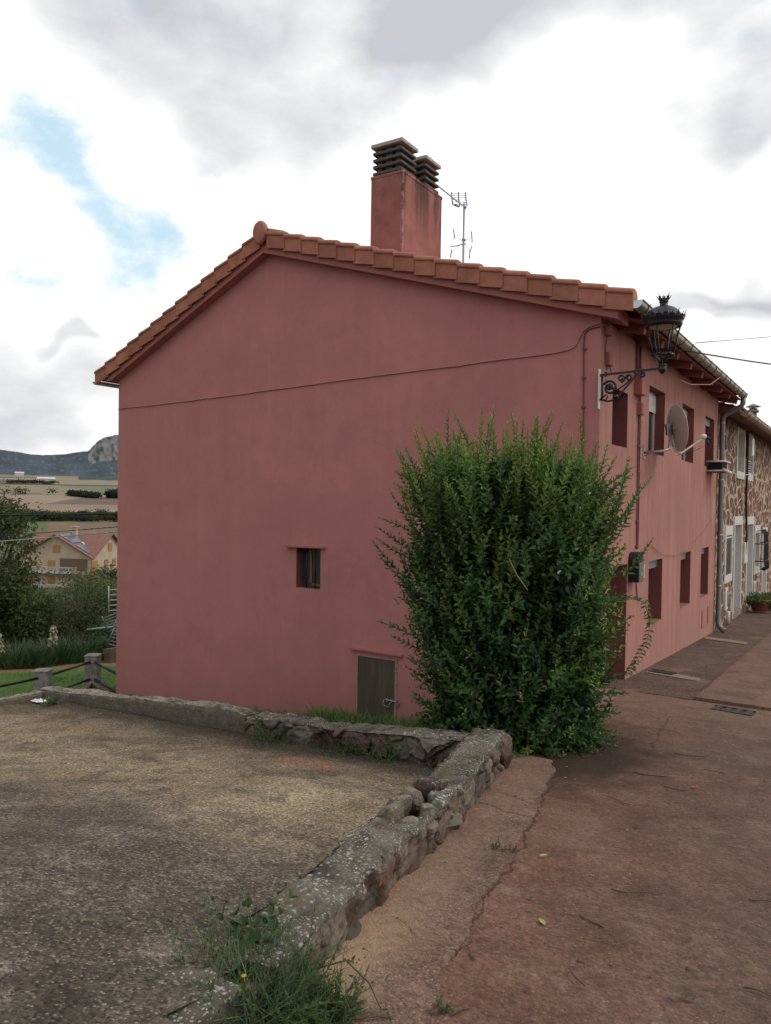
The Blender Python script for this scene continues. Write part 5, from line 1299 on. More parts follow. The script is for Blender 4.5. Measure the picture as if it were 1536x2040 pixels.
# service wires in the sky
def sagwire(p, q, sag, n=24): return [(p[0]+(q[0]-p[0])*t, p[1]+(q[1]-p[1])*t, p[2]+(q[2]-p[2])*t - 4*sag*t*(1-t)) for t in np.linspace(0, 1, n)]
props(MB().tube(sagwire((-2.85, 13.2, 2.55), (9.0, 26.0, 3.9), .75), .012, 5).build('overhead_wire', M['cableblack']), 'dark sagging wire leaving the eaves behind the lantern', 'cable')
props(MB().tube(sagwire((-2.9, 15.5, 3.05), (9.0, 26.0, 5.9), .25), .007, 5).build('overhead_wire', M['cablegrey']), 'fine grey wire rising to the upper right above the gutter', 'cable')
props(MB().tube([(XF+.42, 14.35, 2.18), (-2.9, 15.2, 2.22), (-2.80, 16.6, 2.40), (-2.72, 17.2, 2.62)], .010, 5).build('wall_cable', M['cablepale']), 'pale cable looping from the lantern up to the gutter under the eaves', 'cable')
vw = lambda z0, z1, dz: sagwire((XB-.05, 12.0, z0), (-30, 8.2, z1), dz)
props(MB().tube(vw(-.41, -.60, .12), .022, 6).build('overhead_wire', M['cableblack']), 'thick black cable crossing the valley view level with the field', 'cable')
for z0, z1, lab, mt_, kn in ((-.66, -1.9, 'thin knotted wire above the pale line in the valley view', 'cableblack', 1), (-.77, -2.1, 'pale wire running before the far house roof', 'cablegrey', .5)):
    mb = MB(); pts = vw(z0, z1, .1); mb.tube(pts, .009 if kn == 1 else .013, 5)
    for i in range(13):
        t = .01 + i*.02/kn*1.0; p = V3(pts[0]).lerp(V3(pts[5]), min(t*2.5, 1)); mb.lathe([(0, -.02), (.02, 0), (0, .02)], p + V3((0, 0, -.0)), n=6)
    props(mb.build('overhead_wire', M[mt_]), lab, 'cable')

# ------------------------------------------------------------------ railing of concrete posts and iron rails
rail = empty('railing', (-14.9, 10.2, -4.4), 'low railing of grey concrete posts and two dark iron rails', 'railing')
PO = [(-13.95, 6.9, -4.22), (-14.72, 9.83, -4.42), (-15.45, 11.62, -4.48)]
def post(p, hgt, rz):
    mb = MB(); c, s = math.cos(rz), math.sin(rz); hw = .15; ax, ay = V3((c, s, 0))*hw, V3((-s, c, 0))*hw
    n = 6
    mb.obox((p[0], p[1], p[2] + (hgt-.3)/2), ax, ay, (0, 0, (hgt+.3)/2)); mb.obox((p[0], p[1], p[2]+hgt+.015), ax*1.08, ay*1.08, (0, 0, .02))
    return mb.build('post', M['postconc'], rail, bevel=.018)
def postmat():
    t = T('post_concrete'); n = t.noise(7, 6, .65); c = t.ramp(n, [(.3, (.13, .115, .095)), (.5, (.25, .235, .21)), (.7, (.36, .345, .31))])
    c = t.mix(t.mr(t.noise(16, 4, .7), .56, .68, 0, .6), c, (.10, .085, .05)); return t.bsdf(c, .9, t.bump(n, .5, .02))
M['postconc'] = postmat()
for p in PO[1:]: post(p, .66, .62)
ends = PO + [(XB-.02, 11.02, -4.45)]
for a, b in ((ends[0], ends[1]), (ends[1], ends[2]), (ends[2], ends[3])):
    for h in (.53, .13): MB().tube([(a[0], a[1], a[2]+h), (b[0], b[1], b[2]+h)], .03, 8).build('rail', M['iron_dull'], rail)
def kerbline(path, label):
    low_wall('concrete_kerb', path, .08, lambda x, y: -4.6, lambda x, y: -4.40, label, 'kerb', ds=.05, kerb=lambda s: 1.0, cap=False, capcol=(.19, .15, .11))
kerbline([(-13.9, 9.9), (-14.75, 10.75), (-15.42, 11.55)], 'low mossy kerb between the two grass patches below the railing')
kerbline([(-15.4, 11.55), (-14.6, 11.3), (-13.85, 11.05)], 'low mossy kerb under the short rail at the house corner')

# ------------------------------------------------------------------ grass and weeds
def blades(name, P, Lr, W, mat, tint, lean=.4, kind='stuff', parent=None, label=None, up=1.0):
    n = len(P); a = rng.uniform(0, 6.283, n); L = rng.uniform(*Lr, n); D = np.stack([np.cos(a)*lean*rng.uniform(.2, 1.2, n), np.sin(a)*lean*rng.uniform(.2, 1.2, n), np.full(n, up)], 1)
    Nn = np.stack([np.cos(a), np.sin(a), -.3*np.ones(n)], 1)
    o = leaves_obj(name, [ribbon_arrays(P, D, -Nn, L, W, np.clip(tint, 0, 1), .35)], mat, parent)
    if parent is None: props(o, label=label, kind=kind)
    return o
def scat(n, x0, x1, y0, y1, zf, keep=None):
    x, y = rng.uniform(x0, x1, n), rng.uniform(y0, y1, n)
    if keep is not None: k = keep(x, y); x, y = x[k], y[k]
    return np.stack([x, y, zf(x, y)], 1)
nz = lambda P, f, s=0: np.array([mn.noise((p[0]*f, p[1]*f, s)) for p in P])
P = scat(9000, -15.2, -13.0, 8.6, 11.3, lambda x, y: terrain(x, y) - .02, lambda x, y: np.hypot(x, y) > 13.3)
blades('grass', P, (.07, .17), .012, M['grass'], .5 + .4*nz(P, 2), .5)
P = scat(30000, -26, -14, 5.5, 17, lambda x, y: terrain(x, y) + .06*0 - .03, lambda x, y: (np.hypot(x, y) > 14.2))
ss = -P[:, 0]*.822 + P[:, 1]*.57; k = (nz(P, .5, 3) > -.35) & ~((ss > 24.7) & (ss < 26.2))
P = P[k]; blades('grass', P, (.06, .13), .014, M['grass'], .42 + .4*nz(P, 1), .6)
P = scat(7500, -10.5, -3.0, 9.3, 10.95, lambda x, y: gard_z(x, y) - .02); blades('grass', P, (.08, .26), .016, M['grass'], .45 + .4*nz(P, 2), .5)
P = scat(5200, -8.3, -5.0, 9.6, 10.9, lambda x, y: gard_z(x, y)); blades('grass', P, (.2, .42), .018, M['grass'], .45 + .4*nz(P, 2), .4)

def weed(name, c, r, h, n, label, leaf=(.03, .016), mat='weed', tint=.35, stems=18, group=None, cat='weed', zf=None, bl=0):
    o = empty(name, c, label, cat, group); base, direc, ln, tt = [], [], [], []
    for i in range(stems):
        a = rng.uniform(0, 6.283); q = math.sqrt(rng.uniform(0, 1))*r; x, y = c[0]+math.cos(a)*q, c[1]+math.sin(a)*q
        base.append(np.array((x, y, (zf(x, y) if zf else c[2])))); direc.append(np.array((math.cos(a)*.8*q/r + rng.normal(0, .3), math.sin(a)*.8*q/r + rng.normal(0, .3), rng.uniform(.4, 1.2)))); ln.append(h*rng.uniform(.5, 1.1)); tt.append(np.clip(tint + rng.normal(0, .12), 0, .9))
    Va, st = shoots(base, direc, ln, h/max(3, n), leaf[0], leaf[1], tt, .3, .15)
    leaves_obj('leaves', [Va], M[mat], o); sb = MB()
    for s in st: sb.tube(s, [.003, .0025, .0015], 4, cap=False)
    sb.build('stems', M['stemgreen'], o, recalc=False)
    if bl:
        x = c[0] + rng.normal(0, r*.6, bl); y = c[1] + rng.normal(0, r*.6, bl); z = np.array([zf(a, b) if zf else c[2] for a, b in zip(x, y)])
        blades('blades', np.stack([x, y, z - .01], 1), (h*.45, h*1.2), .0038, M['weed'], .40 + rng.normal(0, .22, bl), .9, parent=o)
    return o
rz1 = lambda x, y: float(road_z(y))
weed('weed_clump', (-1.86, 2.06, float(road_z(2.1))+.02), .21, .22, 9, 'large tangled green weed clump at the broken end of the low wall', (.026, .012), stems=230, zf=lambda x, y: float(road_z(y)) + .08, tint=.26, bl=900)
weed('weed_clump', (-1.70, 2.18, float(road_z(2.15))), .15, .15, 15, 'low bright feathery weed mat beside the wall end on the sandy edge', (.022, .008), stems=230, zf=rz1, tint=.30, bl=200)
w_ = weed('weed_clump', (-2.02, 2.30, -1.74), .10, .17, 4, 'bluish broad leaved weed poking out between the wall end stones', (.05, .035), stems=14, tint=.22)
weed('weed_clump', (-2.20, 2.16, -1.78), .09, .13, 5, 'small upright weed on the terrace edge beside the wall end', (.03, .016), stems=8, tint=.45, bl=30)
mb = MB(); fl = V3((-1.84, 2.02, -1.70))
for k in range(7):
    a = k*.9; mb.obox(fl + V3((math.cos(a)*.005, math.sin(a)*.005, 0)), V3((math.cos(a), math.sin(a), .8))*.004, V3((-math.sin(a), math.cos(a), 0))*.003, V3((0, 0, .0015)))
mb.tube([fl, fl + V3((.01, .03, -.14))], .002, 4); mb.build('flower', M['flower'], w_)
for k, (x, y, r, h, lab) in enumerate(((-4.98, 5.83, .16, .26, 'leafy weed tuft at the kerb joint below the terrace back wall'), (-4.18, 5.88, .14, .20, 'low weed tuft at the middle of the mossy rubble wall'), (-3.72, 5.90, .16, .16, 'scrappy weed at the wall foot towards the inner corner'), (-5.12, 6.05, .07, .35, 'thin upright weed growing on the kerb top'))):
    weed('weed_clump', (x, y, float(terr_z(x, y))), r, h, 6, lab, (.04, .022), stems=22, tint=.30, bl=30)
weed('weed_clump', (-1.84, 4.32, float(road_z(4.3))), .06, .06, 5, 'tiny weed tuft on the crack at the edge of the concrete strip', (.02, .012), stems=14, tint=.2)
weed('weed_clump', (-1.36, 2.56, float(road_z(2.5))), .04, .05, 5, 'single tiny seedling in the strip crack low in the picture', (.022, .014), stems=6, tint=.35)
sp = empty('bramble_shoot', (-1.35, 2.02, float(road_z(2.0))), 'thin leafy bramble shoot trailing over the sandy road edge', 'weed')
pts = [(-1.80, 2.35, float(road_z(2.35))+.10), (-1.68, 2.42, float(road_z(2.4))+.15), (-1.57, 2.42, float(road_z(2.4))+.10), (-1.49, 2.38, float(road_z(2.38))+.05)]
MB().tube(pts, [.004, .0035, .003, .002], 5).build('stems', M['stem'], sp)
Va, st = shoots([np.array(p) for p in pts[1:]] + [np.array((-1.63, 2.4, pts[1][2]-.03))], [np.array((.5, -.2, .3)), np.array((.6, .3, .1)), np.array((.8, -.3, .0)), np.array((.4, -.6, -.1))], [.12, .11, .09, .12], .03, .026, .013, [.4, .45, .4, .35], .2)
leaves_obj('leaves', [Va], M['weed'], sp)
weed('rosette_weed', (-8.35, 5.72, float(terr_z(-8.35, 5.72))), .06, .10, 4, 'pale star shaped rosette weed in the far corner of the terrace', (.10, .03), stems=9, tint=.65, cat='weed')
lp = np.array((-8.62, 5.70, float(terr_z(-8.62, 5.70)))); mb = MB()
V = []; nn = 7
for i in range(nn):
    for j in range(nn): V.append((lp[0]-.09+.03*i, lp[1]-.05+.017*j, lp[2]+.03+.03*mn.noise((i*.7, j*.7, 1))))
props(np_mesh('paper_scrap', V, grid_faces(nn, nn), M['paper']), 'crumpled white paper scrap in the far corner of the terrace', 'litter')

# ------------------------------------------------------------------ garden plants beyond the railing
def clump(name, c, r, h, n, label, mat='iris', W=.035, cat='plant', group=None, tint=.35):
    o = empty(name, c, label, cat, group); a = rng.uniform(0, 6.283, n); q = np.sqrt(rng.uniform(0, 1, n))*r
    P = np.stack([c[0]+np.cos(a)*q, c[1]+np.sin(a)*q, np.full(n, c[2]-.05)], 1); D = np.stack([np.cos(a)*.75*q/r + rng.normal(0, .15, n), np.sin(a)*.75*q/r + rng.normal(0, .15, n), np.ones(n)], 1)
    Nn = np.stack([-np.cos(a), -np.sin(a), .3*np.ones(n)], 1); L = h*rng.uniform(.6, 1.1, n)
    V_, F_, t_ = ribbon_arrays(P, D, Nn, L, W, np.clip(tint + rng.normal(0, .15, n), 0, 1), .22)
    leaves_obj('blades', [(V_, F_, t_)], M[mat], o)
    k = max(8, n//9); a = rng.uniform(0, 6.283, k); P = np.stack([c[0]+np.cos(a)*r*.8, c[1]+np.sin(a)*r*.8, np.full(k, c[2])], 1); D = np.stack([np.cos(a), np.sin(a), rng.uniform(.0, .5, k)], 1)
    leaves_obj('dry_blades', [ribbon_arrays(P, D, np.tile([0, 0, 1.], (k, 1)), h*.6, W*.8, rng.uniform(.4, .9, k), .5)], M['straw'], o)
    return o
def ray_at(px, s_along):      # a ground point in the garden, by its bearing along the valley and its distance
    a = (px-120)/1530.; d = UD + TD*a; return d/np.linalg.norm(d)*s_along
for k, (px, d, h, r) in enumerate(((10, 27.0, 1.0, .85), (48, 27.0, .95, .8), (86, 27.3, 1.0, .85), (120, 27.6, 1.05, .85), (152, 27.8, 1.1, .9), (176, 28.0, 1.0, .7))):
    p = ray_at(px, d); clump('iris_clump', (p[0], p[1], float(terrain(p[0], p[1]))), r, h, 260, ['wide iris clump at the left edge of the garden row', 'dark iris clump behind the short left rail', 'iris clump behind the nearer concrete post', 'iris clump under the tall pale flower spike', 'tall dark iris clump between the two concrete posts', 'iris clump just behind the farther concrete post'][k], 'iris', .036)
for px, d, zc, h, lab in ((110, 26.8, .70, .62, 'tall cream flower spike standing above the middle irises'), (5, 26.4, .45, .72, 'cream flower spike at the left edge above the irises'), (20, 26.6, .60, .52, 'shorter cream flower spike beside the left one')):
    p = ray_at(px, d); z0 = float(terrain(p[0], p[1])); o = empty('yucca_flower', (p[0], p[1], z0), lab, 'flower spike')
    MB().tube([(p[0], p[1], z0-.1), (p[0], p[1], z0+zc+h)], .02, 6).build('stem', M['stemgreen'], o)
    n = 64; t = rng.uniform(0, 1, n); a = rng.uniform(0, 6.283, n); rr = (.10 + .07*np.sin(t*19 + 1))*np.maximum(0, 1-t)**.35+.02
    P = np.stack([p[0]+np.cos(a)*rr*.6, p[1]+np.sin(a)*rr*.6, z0+zc+h*t], 1); D = np.stack([np.cos(a), np.sin(a), -.7*np.ones(n)], 1)
    leaves_obj('blossom', [leaf_arrays(P, D, np.tile([0, 0, 1.], (n, 1)), .10, .08, rng.uniform(0, 1, n))], M['yuccaflower'], o)

def tree(name, base, hgt, trunk_r, crown, nleaf, leaf, mat, label, cat='tree', group=None, limbs=9, lean=(0, 0), tint=.35, clumps=40, holes=.0, stickout=0.0, cl=(.35, .75)):
    o = empty(name, base, label, cat, group); bx, by, bz = base; tb = MB()
    top = np.array((bx+lean[0], by+lean[1], bz+hgt*.62)); fork = np.array((bx+lean[0]*.4, by+lean[1]*.4, bz+hgt*.25))
    tb.tube([(bx, by, bz-.2), tuple(fork), tuple(top)], [trunk_r, trunk_r*.8, trunk_r*.3], 9)
    cx, cy, cz, rx, ry, rz_ = crown; C = []
    for i in range(clumps):
        d = unit(rng.normal(0, 1, 3)); q = rng.uniform(.35, 1.0)**.5; C.append(np.array((bx+cx+d[0]*rx*q, by+cy+d[1]*ry*q, bz+cz+d[2]*rz_*q)))
    for i in range(limbs):
        e = C[i % len(C)]; s = fork + (top-fork)*rng.uniform(0, .9); m = (s+e)/2 + rng.normal(0, .1*rx, 3); tb.tube([tuple(s), tuple(m), tuple(e)], [trunk_r*.45, trunk_r*.28, trunk_r*.08], 6)
    tb.build('trunk', M['bark'], o)
    P, D, Tt = [], [], []
    per = nleaf//clumps
    for c in C:
        rr = rng.uniform(*cl)*min(rx, rz_)*.62; t0 = tint + rng.normal(0, .13) + .14*(c[2]-bz-cz)/rz_
        g = rng.normal(0, .5, (per, 3)); P.append(c + g*rr); D.append(unit(g*.6 + rng.normal(0, .5, (per, 3)) + np.array((0, 0, -.35)))); Tt.append(np.clip(t0 + rng.normal(0, .13, per), 0, 1))
    P, D, Tt = map(np.concatenate, (P, D, Tt))
    leaves_obj('crown', [leaf_arrays(P, D, unit(rng.normal(0, .6, (len(P), 3)) + np.array((0, 0, .8))), leaf[0]*rng.uniform(.7, 1.2, len(P)), leaf[1], Tt)], M[mat], o)
    return o
p = ray_at(14, 30.5); z = float(terrain(*p)); wal = tree('walnut_tree', (p[0], p[1], z), 6.4, .16, (-.35, .0, 3.75, 1.5, 1.5, 2.5), 15000, (.17, .07), 'walnut', 'big dark brownish green tree at the left edge before the valley', limbs=16, tint=.38, clumps=90, cl=(.3, .62))
p = ray_at(70, 30.0); z = float(terrain(*p)); tree('walnut_tree', (p[0], p[1], z), 2.9, .10, (-.1, 0, 1.5, 1.0, .9, 1.15), 5200, (.16, .065), 'walnut', 'smaller leafy tree leaning beside the big left tree', limbs=10, tint=.32, clumps=48, cl=(.35, .75))
p = ray_at(152, 33.0); z = float(terrain(*p)); tree('quince_tree', (p[0], p[1], z), 3.4, .10, (0, 0, 2.75, 1.25, 1.1, .95), 1500, (.10, .055), 'quince', 'thin crowned small tree with dark branches before the beige house', limbs=20, tint=.42, clumps=46, cl=(.3, .6))
p = ray_at(205, 56.0); z = float(terrain(*p)); tree('round_shrub', (p[0], p[1], z), 4.3, .12, (0, 0, 2.75, 2.3, 2.2, 1.95), 6500, (.26, .16), 'shrubfar', 'round ochre green shrub in front of the right half of the beige house', 'shrub', limbs=6, tint=.40, clumps=60, cl=(.25, .5))
p = ray_at(160, 31.0); z = float(terrain(*p)); tree('garden_shrub', (p[0], p[1], z), 2.2, .06, (0, 0, 1.25, 1.5, 1.2, 1.0), 5200, (.11, .05), 'quince', 'tangled dark shrub below the thin crowned small tree', 'shrub', limbs=10, tint=.22, clumps=50)
p = ray_at(214, 28.3); z = float(terrain(*p)); tree('garden_shrub', (p[0], p[1], z), 1.5, .04, (0, 0, .75, .75, .6, .62), 2600, (.10, .04), 'weed', 'bright green leafy shrub at the house edge by the far post', 'shrub', limbs=6, tint=.5, clumps=26)
p = ray_at(206, 32.0); z = float(terrain(*p)); tree('garden_shrub', (p[0], p[1], z), 2.8, .05, (0, 0, 1.5, 1.0, .9, 1.1), 4200, (.12, .05), 'weed', 'medium green overgrown shrub under the metal rack', 'shrub', limbs=8, tint=.25, clumps=40)
p = ray_at(60, 33.0); z = float(terrain(*p)); tree('garden_shrub', (p[0], p[1], z), 3.4, .06, (0, 0, 1.6, 2.3, 1.2, 1.5), 7000, (.13, .06), 'walnut', 'dark mixed thicket behind the irises at the left', 'shrub', limbs=10, tint=.2, clumps=60)
p = ray_at(185, 38.0); z = float(terrain(*p)); tree('garden_shrub', (p[0], p[1], z), 3.2, .06, (0, 0, 1.9, 2.6, 1.6, 1.5), 5200, (.16, .07), 'weed', 'low bright green thicket behind the small tree', 'shrub', limbs=8, tint=.42, clumps=54)
# grey metal rack pieces leaning at the house edge
rk = empty('drying_rack', (-17.2, 14.6, -3.9), 'jumble of pale metal rack pieces jutting past the house edge', 'drying rack')
def rack_part(c, w, h, n, tilt, roll_, nm):
    mb = MB(); c = V3(c); rt = V3((.57, .82, 0)); up = V3((0, 0, 1)); a = math.cos(roll_); b = math.sin(roll_); r2 = rt*a + up*b; u2 = up*a - rt*b; u2 = (u2 + V3((.82, -.57, 0))*tilt).normalized()
    for sg in (-1, 1): mb.tube([c + r2*w/2*sg, c + r2*w/2*sg + u2*h], .02, 6)
    for i in range(n): q = c + u2*h*(i+.3)/n; mb.tube([q - r2*w/2, q + r2*w/2], .016, 5)
    mb.build(nm, M['whitemetal'] if nm == 'ladder_panel' else M['alu'], rk)
q = ray_at(224, 23.2)
rack_part((q[0], q[1], -3.35), .55, .75, 5, .1, .02, 'ladder_panel'); rack_part((q[0]-.02, q[1]-.05, -3.85), .50, .6, 6, .5, .35, 'rack_panel'); rack_part((q[0], q[1], -4.0), .45, .5, 5, -.3, -.45, 'rack_panel'); rack_part((q[0]-.05, q[1]-.1, -4.35), .42, .55, 5, .3, -.35, 'rack_panel')
MB().tube([(q[0]-.75, q[1]-.5, -3.88), (q[0], q[1], -3.78)], .03, 6).build('pole', M['alu'], rk); MB().tube([(q[0]+.12, q[1]+.2, -2.6), (q[0]+.12, q[1]+.2, -5.2)], .03, 6).build('leg', M['whitemetal'], rk)
# garden walls in the plot behind
g0, g1 = ray_at(170, 62), ray_at(262, 58)
mb = MB(); mb.beam((g0[0], g0[1], float(terrain(*g0))+.9), (g1[0], g1[1], float(terrain(*g1))+.95), .3, 2.2); props(mb.build('garden_wall', simple('old_plot_wall', (.20, .155, .125), .95, var=.3, sc=1.2, bump=.4)), 'old low rendered wall of the plot below the round shrub', 'wall')
g0, g1 = ray_at(203, 27.2), ray_at(240, 26.6)
mb = MB(); mb.beam((g0[0], g0[1], float(terrain(*g0))+.1), (g1[0], g1[1], float(terrain(*g1))+.15), .25, .7); props(mb.build('garden_wall', simple('reddish_brick_wall', (.20, .12, .095), .95, var=.3, sc=5, bump=.4)), 'short reddish brick wall at the house edge behind the far post', 'wall')

# ------------------------------------------------------------------ beige house in the valley
HB = ray_at(124, 153.0); hz = float(terrain(*HB)); fh = empty('beige_house', (HB[0], HB[1], hz), 'beige village house with cross gabled red roof and ochre shutters in the valley', 'house')
th = R_(30); cdir = -V3((HB[0], HB[1], 0)).normalized(); tdir = V3((-cdir.y, cdir.x, 0))
e1 = tdir*math.cos(th) + cdir*math.sin(th); nA = cdir*math.cos(th) - tdir*math.sin(th); W = 13.6; EZ = -11.6 + .1; RZh = EZ + 3.9
O = V3((HB[0], HB[1], 0)) - e1*W/2 + nA*2
def hp(u, w, z): return O + e1*u - nA*w + V3((0, 0, z))      # u along the left gable, w back from it
mb = MB()
mb.add([hp(0, 0, hz-1), hp(W, 0, hz-1), hp(W, 0, EZ), hp(W/2, 0, RZh), hp(0, 0, EZ)], [(0, 1, 2, 3, 4)]); mb.add([hp(W, 0, hz-1), hp(W, W, hz-1), hp(W, W, EZ), hp(W, W/2, RZh), hp(W, 0, EZ)], [(0, 1, 2, 3, 4)])
mb.add([hp(0, W, hz-1), hp(0, 0, hz-1), hp(0, 0, EZ), hp(0, W/2, RZh), hp(0, W, EZ)], [(0, 1, 2, 3, 4)]); mb.add([hp(W, W, hz-1), hp(0, W, hz-1), hp(0, W, EZ), hp(W/2, W, RZh), hp(W, W, EZ)], [(0, 1, 2, 3, 4)])
mb.build('wall', M['farwall'], fh, recalc=False)
mb = MB(); o_ = .7; k = 3.9/(W/2); E = EZ - o_*k + .25; Z = RZh + .25; Cc = hp(W/2, W/2, Z)
for a, b, c in ((hp(W/2, -o_, Z), hp(-o_, -o_, E), hp(W+o_, -o_, E)), (hp(W+o_, W/2, Z), hp(W+o_, -o_, E), hp(W+o_, W+o_, E)), (hp(W/2, W+o_, Z), hp(W+o_, W+o_, E), hp(-o_, W+o_, E)), (hp(-o_, W/2, Z), hp(-o_, W+o_, E), hp(-o_, -o_, E))):
    for tri in ((a, Cc, b), (a, c, Cc)): mb.prism(list(tri), (0, 0, -.22))
rfh = mb.build('roof', M['farroof'], fh)
def roofpt(u, w): return hp(u, w, Z - k*abs(u-W/2) + .06)
for u0, u1, w0, w1 in ((W/2+.3, W/2+2.9, .2, 4.0), (W/2+3.6, W/2+6.2, .2, 3.0)):
    q = [roofpt(u0, w0), roofpt(u1, w0), roofpt(u1, w1), roofpt(u0, w1)]; m2 = MB(); m2.prism(q, (0, 0, .08)); m2.build('solar_panel', M['solar'], rfh)
q = [roofpt(W/2+3.0, 3.2), roofpt(W/2+3.8, 3.2), roofpt(W/2+3.8, 4.6), roofpt(W/2+3.0, 4.6)]; m2 = MB(); m2.prism(q, (0, 0, .08)); m2.build('skylight', M['farwhite'], rfh)
m2 = MB(); m2.obox(hp(W/2+.8, 5.0, Z+.2), e1*.4, nA*.4, (0, 0, .9)); m2.obox(hp(W/2+.8, 5.0, Z+1.15), e1*.6, nA*.6, (0, 0, .08)); m2.build('chimney', M['farwall'], rfh)
def fwin(face, p, z, w, h):
    m2 = MB(); (m2.obox(hp(p, -.06, z), e1*w/2, nA*.06, (0, 0, h/2)) if face == 'A' else m2.obox(hp(W+.06, p, z), nA*w/2, e1*.06, (0, 0, h/2))); m2.build('window', M['ochre'], fh)
for p, z, w, h in ((W/2+.1, EZ+1.5, 1.3, 1.4), (W/2-.9, EZ-1.5, 1.3, 1.7), (W/2-4.3, EZ-1.5, 1.2, 1.7), (W/2-.9, EZ-4.4, 1.3, 1.8), (W/2-4.6, EZ-4.4, 1.2, 1.6)): fwin('A', p, z, w, h)
for p, z, w, h in ((W/2, EZ+1.6, 1.5, 1.5), (1.0, EZ-1.6, 2.2, 1.9), (W/2-1.4, EZ-1.4, 1.3, 1.4), (W/2+1.6, EZ-1.4, 1.3, 1.4)): fwin('B', p, z, w, h)
m2 = MB(); m2.obox(hp(W/2, -.03, EZ+.25), e1*0.01, nA*.01, (0, 0, .01)); 
m2 = MB(); m2.obox(hp(10.2, -.04, EZ-1.35), e1*2.6, nA*.05, (0, 0, 1.1)); m2.build('porch_opening', simple('porch_shade', (.16, .105, .07), .9), fh)
for zz, nm in ((EZ-2.75, 'balcony'), (EZ-5.9, 'balcony')):
    m2 = MB(); m2.obox(hp(W/2-.8, -.75, zz), e1*5.6, nA*.75, (0, 0, .12))
    for uu in np.linspace(.4, W-2.2, 40): m2.obox(hp(uu, -1.45, zz+.55), e1*.05, nA*.04, (0, 0, .45))
    m2.obox(hp(W/2-.8, -1.45, zz+1.0), e1*5.6, nA*.06, (0, 0, .06)); m2.build(nm, M['farwhite'], fh)

# distant tree masses
def mass(name, pts, size, mat, tint, n_per, spread, label):
    P = []; Tt = []
    for (x, y, hgt, tt) in pts:
        g = rng.normal(0, .42, (n_per, 3)); P.append(np.stack([x + g[:, 0]*spread, y + g[:, 1]*spread, float(terrain(x, y)) + hgt*(.48 + .46*np.clip(g[:, 2], -1, 1))], 1)); Tt.append(np.full(n_per, tt) + rng.normal(0, .1, n_per) + .15*g[:, 2])
    P = np.concatenate(P); Tt = np.clip(np.concatenate(Tt), 0, 1); n = len(P)
    o = leaves_obj(name, [leaf_arrays(P, unit(rng.normal(0, 1, (n, 3))), unit(rng.normal(0, 1, (n, 3)) + np.array((.6, -.5, .6))), size*rng.uniform(.6, 1.3, n), size*.7, Tt)], M[mat])
    return props(o, label, kind='stuff')
pts = []
for px in np.arange(-60, 300, 3.2):
    q = ray_at(px + rng.normal(0, 1.5), 425 + rng.uniform(-14, 14)); pts.append((q[0], q[1], rng.uniform(3.2, 5.6), np.clip(.35 + .45*mn.noise((px*.035, 2, 0)), .05, .9)))
mass('treeline', pts, .9, 'treeline', .4, 190, 4.0, 'long belt of dark trees across the valley floor')
pts = []
for px in np.arange(138, 184, 2.0):
    for k in range(2): q = ray_at(px, 835 - (px-138)*1.3 + rng.uniform(-10, 10)); pts.append((q[0], q[1], 5.5, .08))
for px in np.arange(205, 262, 2.2):
    for k in range(3): q = ray_at(px, 790 + rng.uniform(-10, 30)); pts.append((q[0], q[1], 8, .1))
mass('grove', pts, 1.9, 'treeline', .1, 110, 5, 'dark tree groves on the far stubble fields')
pts = []
for px in (107, 50, 32, 58): q = ray_at(px, 845); pts.append((q[0], q[1], 8, .2))
for px in np.arange(35, 112, 3.4): q = ray_at(px, 1165 + rng.uniform(-25, 25)); pts.append((q[0], q[1], rng.uniform(3, 6), .2))
mass('hedgerow', pts, 1.8, 'treeline', .2, 60, 6, 'scattered far trees and hedges below the hills')
for k, (px, d, w, lab) in enumerate(((96, 1235, 24, 'pale long farm shed below the dark hills'), (52, 1640, 16, 'small white building at the foot of the hills'))):
    q = ray_at(px, d); z = float(terrain(*q)); o = empty('farm_shed', (q[0], q[1], z), lab, 'shed'); c_ = -V3((q[0], q[1], 0)).normalized(); t_ = V3((-c_.y, c_.x, 0)); b = V3((q[0], q[1], z))
    m2 = MB(); m2.obox(b + V3((0, 0, 2)), t_*w/2, c_*6, (0, 0, 2.5)); m2.build('wall', M['farwhite'], o)
    m2 = MB(); m2.prism([b + t_*w*.52 + c_*7 + V3((0, 0, 4.4)), b + t_*w*.52 + V3((0, 0, 7)), b + t_*w*.52 - c_*7 + V3((0, 0, 4.4))], -t_*w*1.04); m2.build('roof', M['farwhite'], o)

# ------------------------------------------------------------------ flower pots by the stone house
for x, y, s, lab in ((-2.95, 27.2, .72, 'terracotta pot with bushy green plant at the stone house foot'), (-2.70, 28.6, .72, 'second terracotta pot partly out of frame beyond the first')):
    z = float(road_z(y)) + .06; o = empty('flower_pot', (x, y, z), lab, 'flower pot')
    MB().lathe([(0, 0), (.30*s, 0), (.40*s, .42*s), (.45*s, .43*s), (.45*s, .54*s), (.40*s, .54*s), (.36*s, .46*s), (0, .46*s)], (x, y, z), n=24).build('pot', M['terracotta'], o, recalc=False)
    n = 900; g = unit(rng.normal(0, 1, (n, 3))); P = np.stack([x+g[:, 0]*.62*s*rng.uniform(.3, 1, n), y+g[:, 1]*.62*s*rng.uniform(.3, 1, n), z+.46*s+g[:, 2]*.22*s*rng.uniform(-.2, 1.4, n)], 1)
    leaves_obj('plant', [leaf_arrays(P, unit(g + rng.normal(0, .4, (n, 3))), unit(rng.normal(0, 1, (n, 3))), .11, .05, np.clip(.6 + rng.normal(0, .25, n), 0, 1))], M['weed'], o)

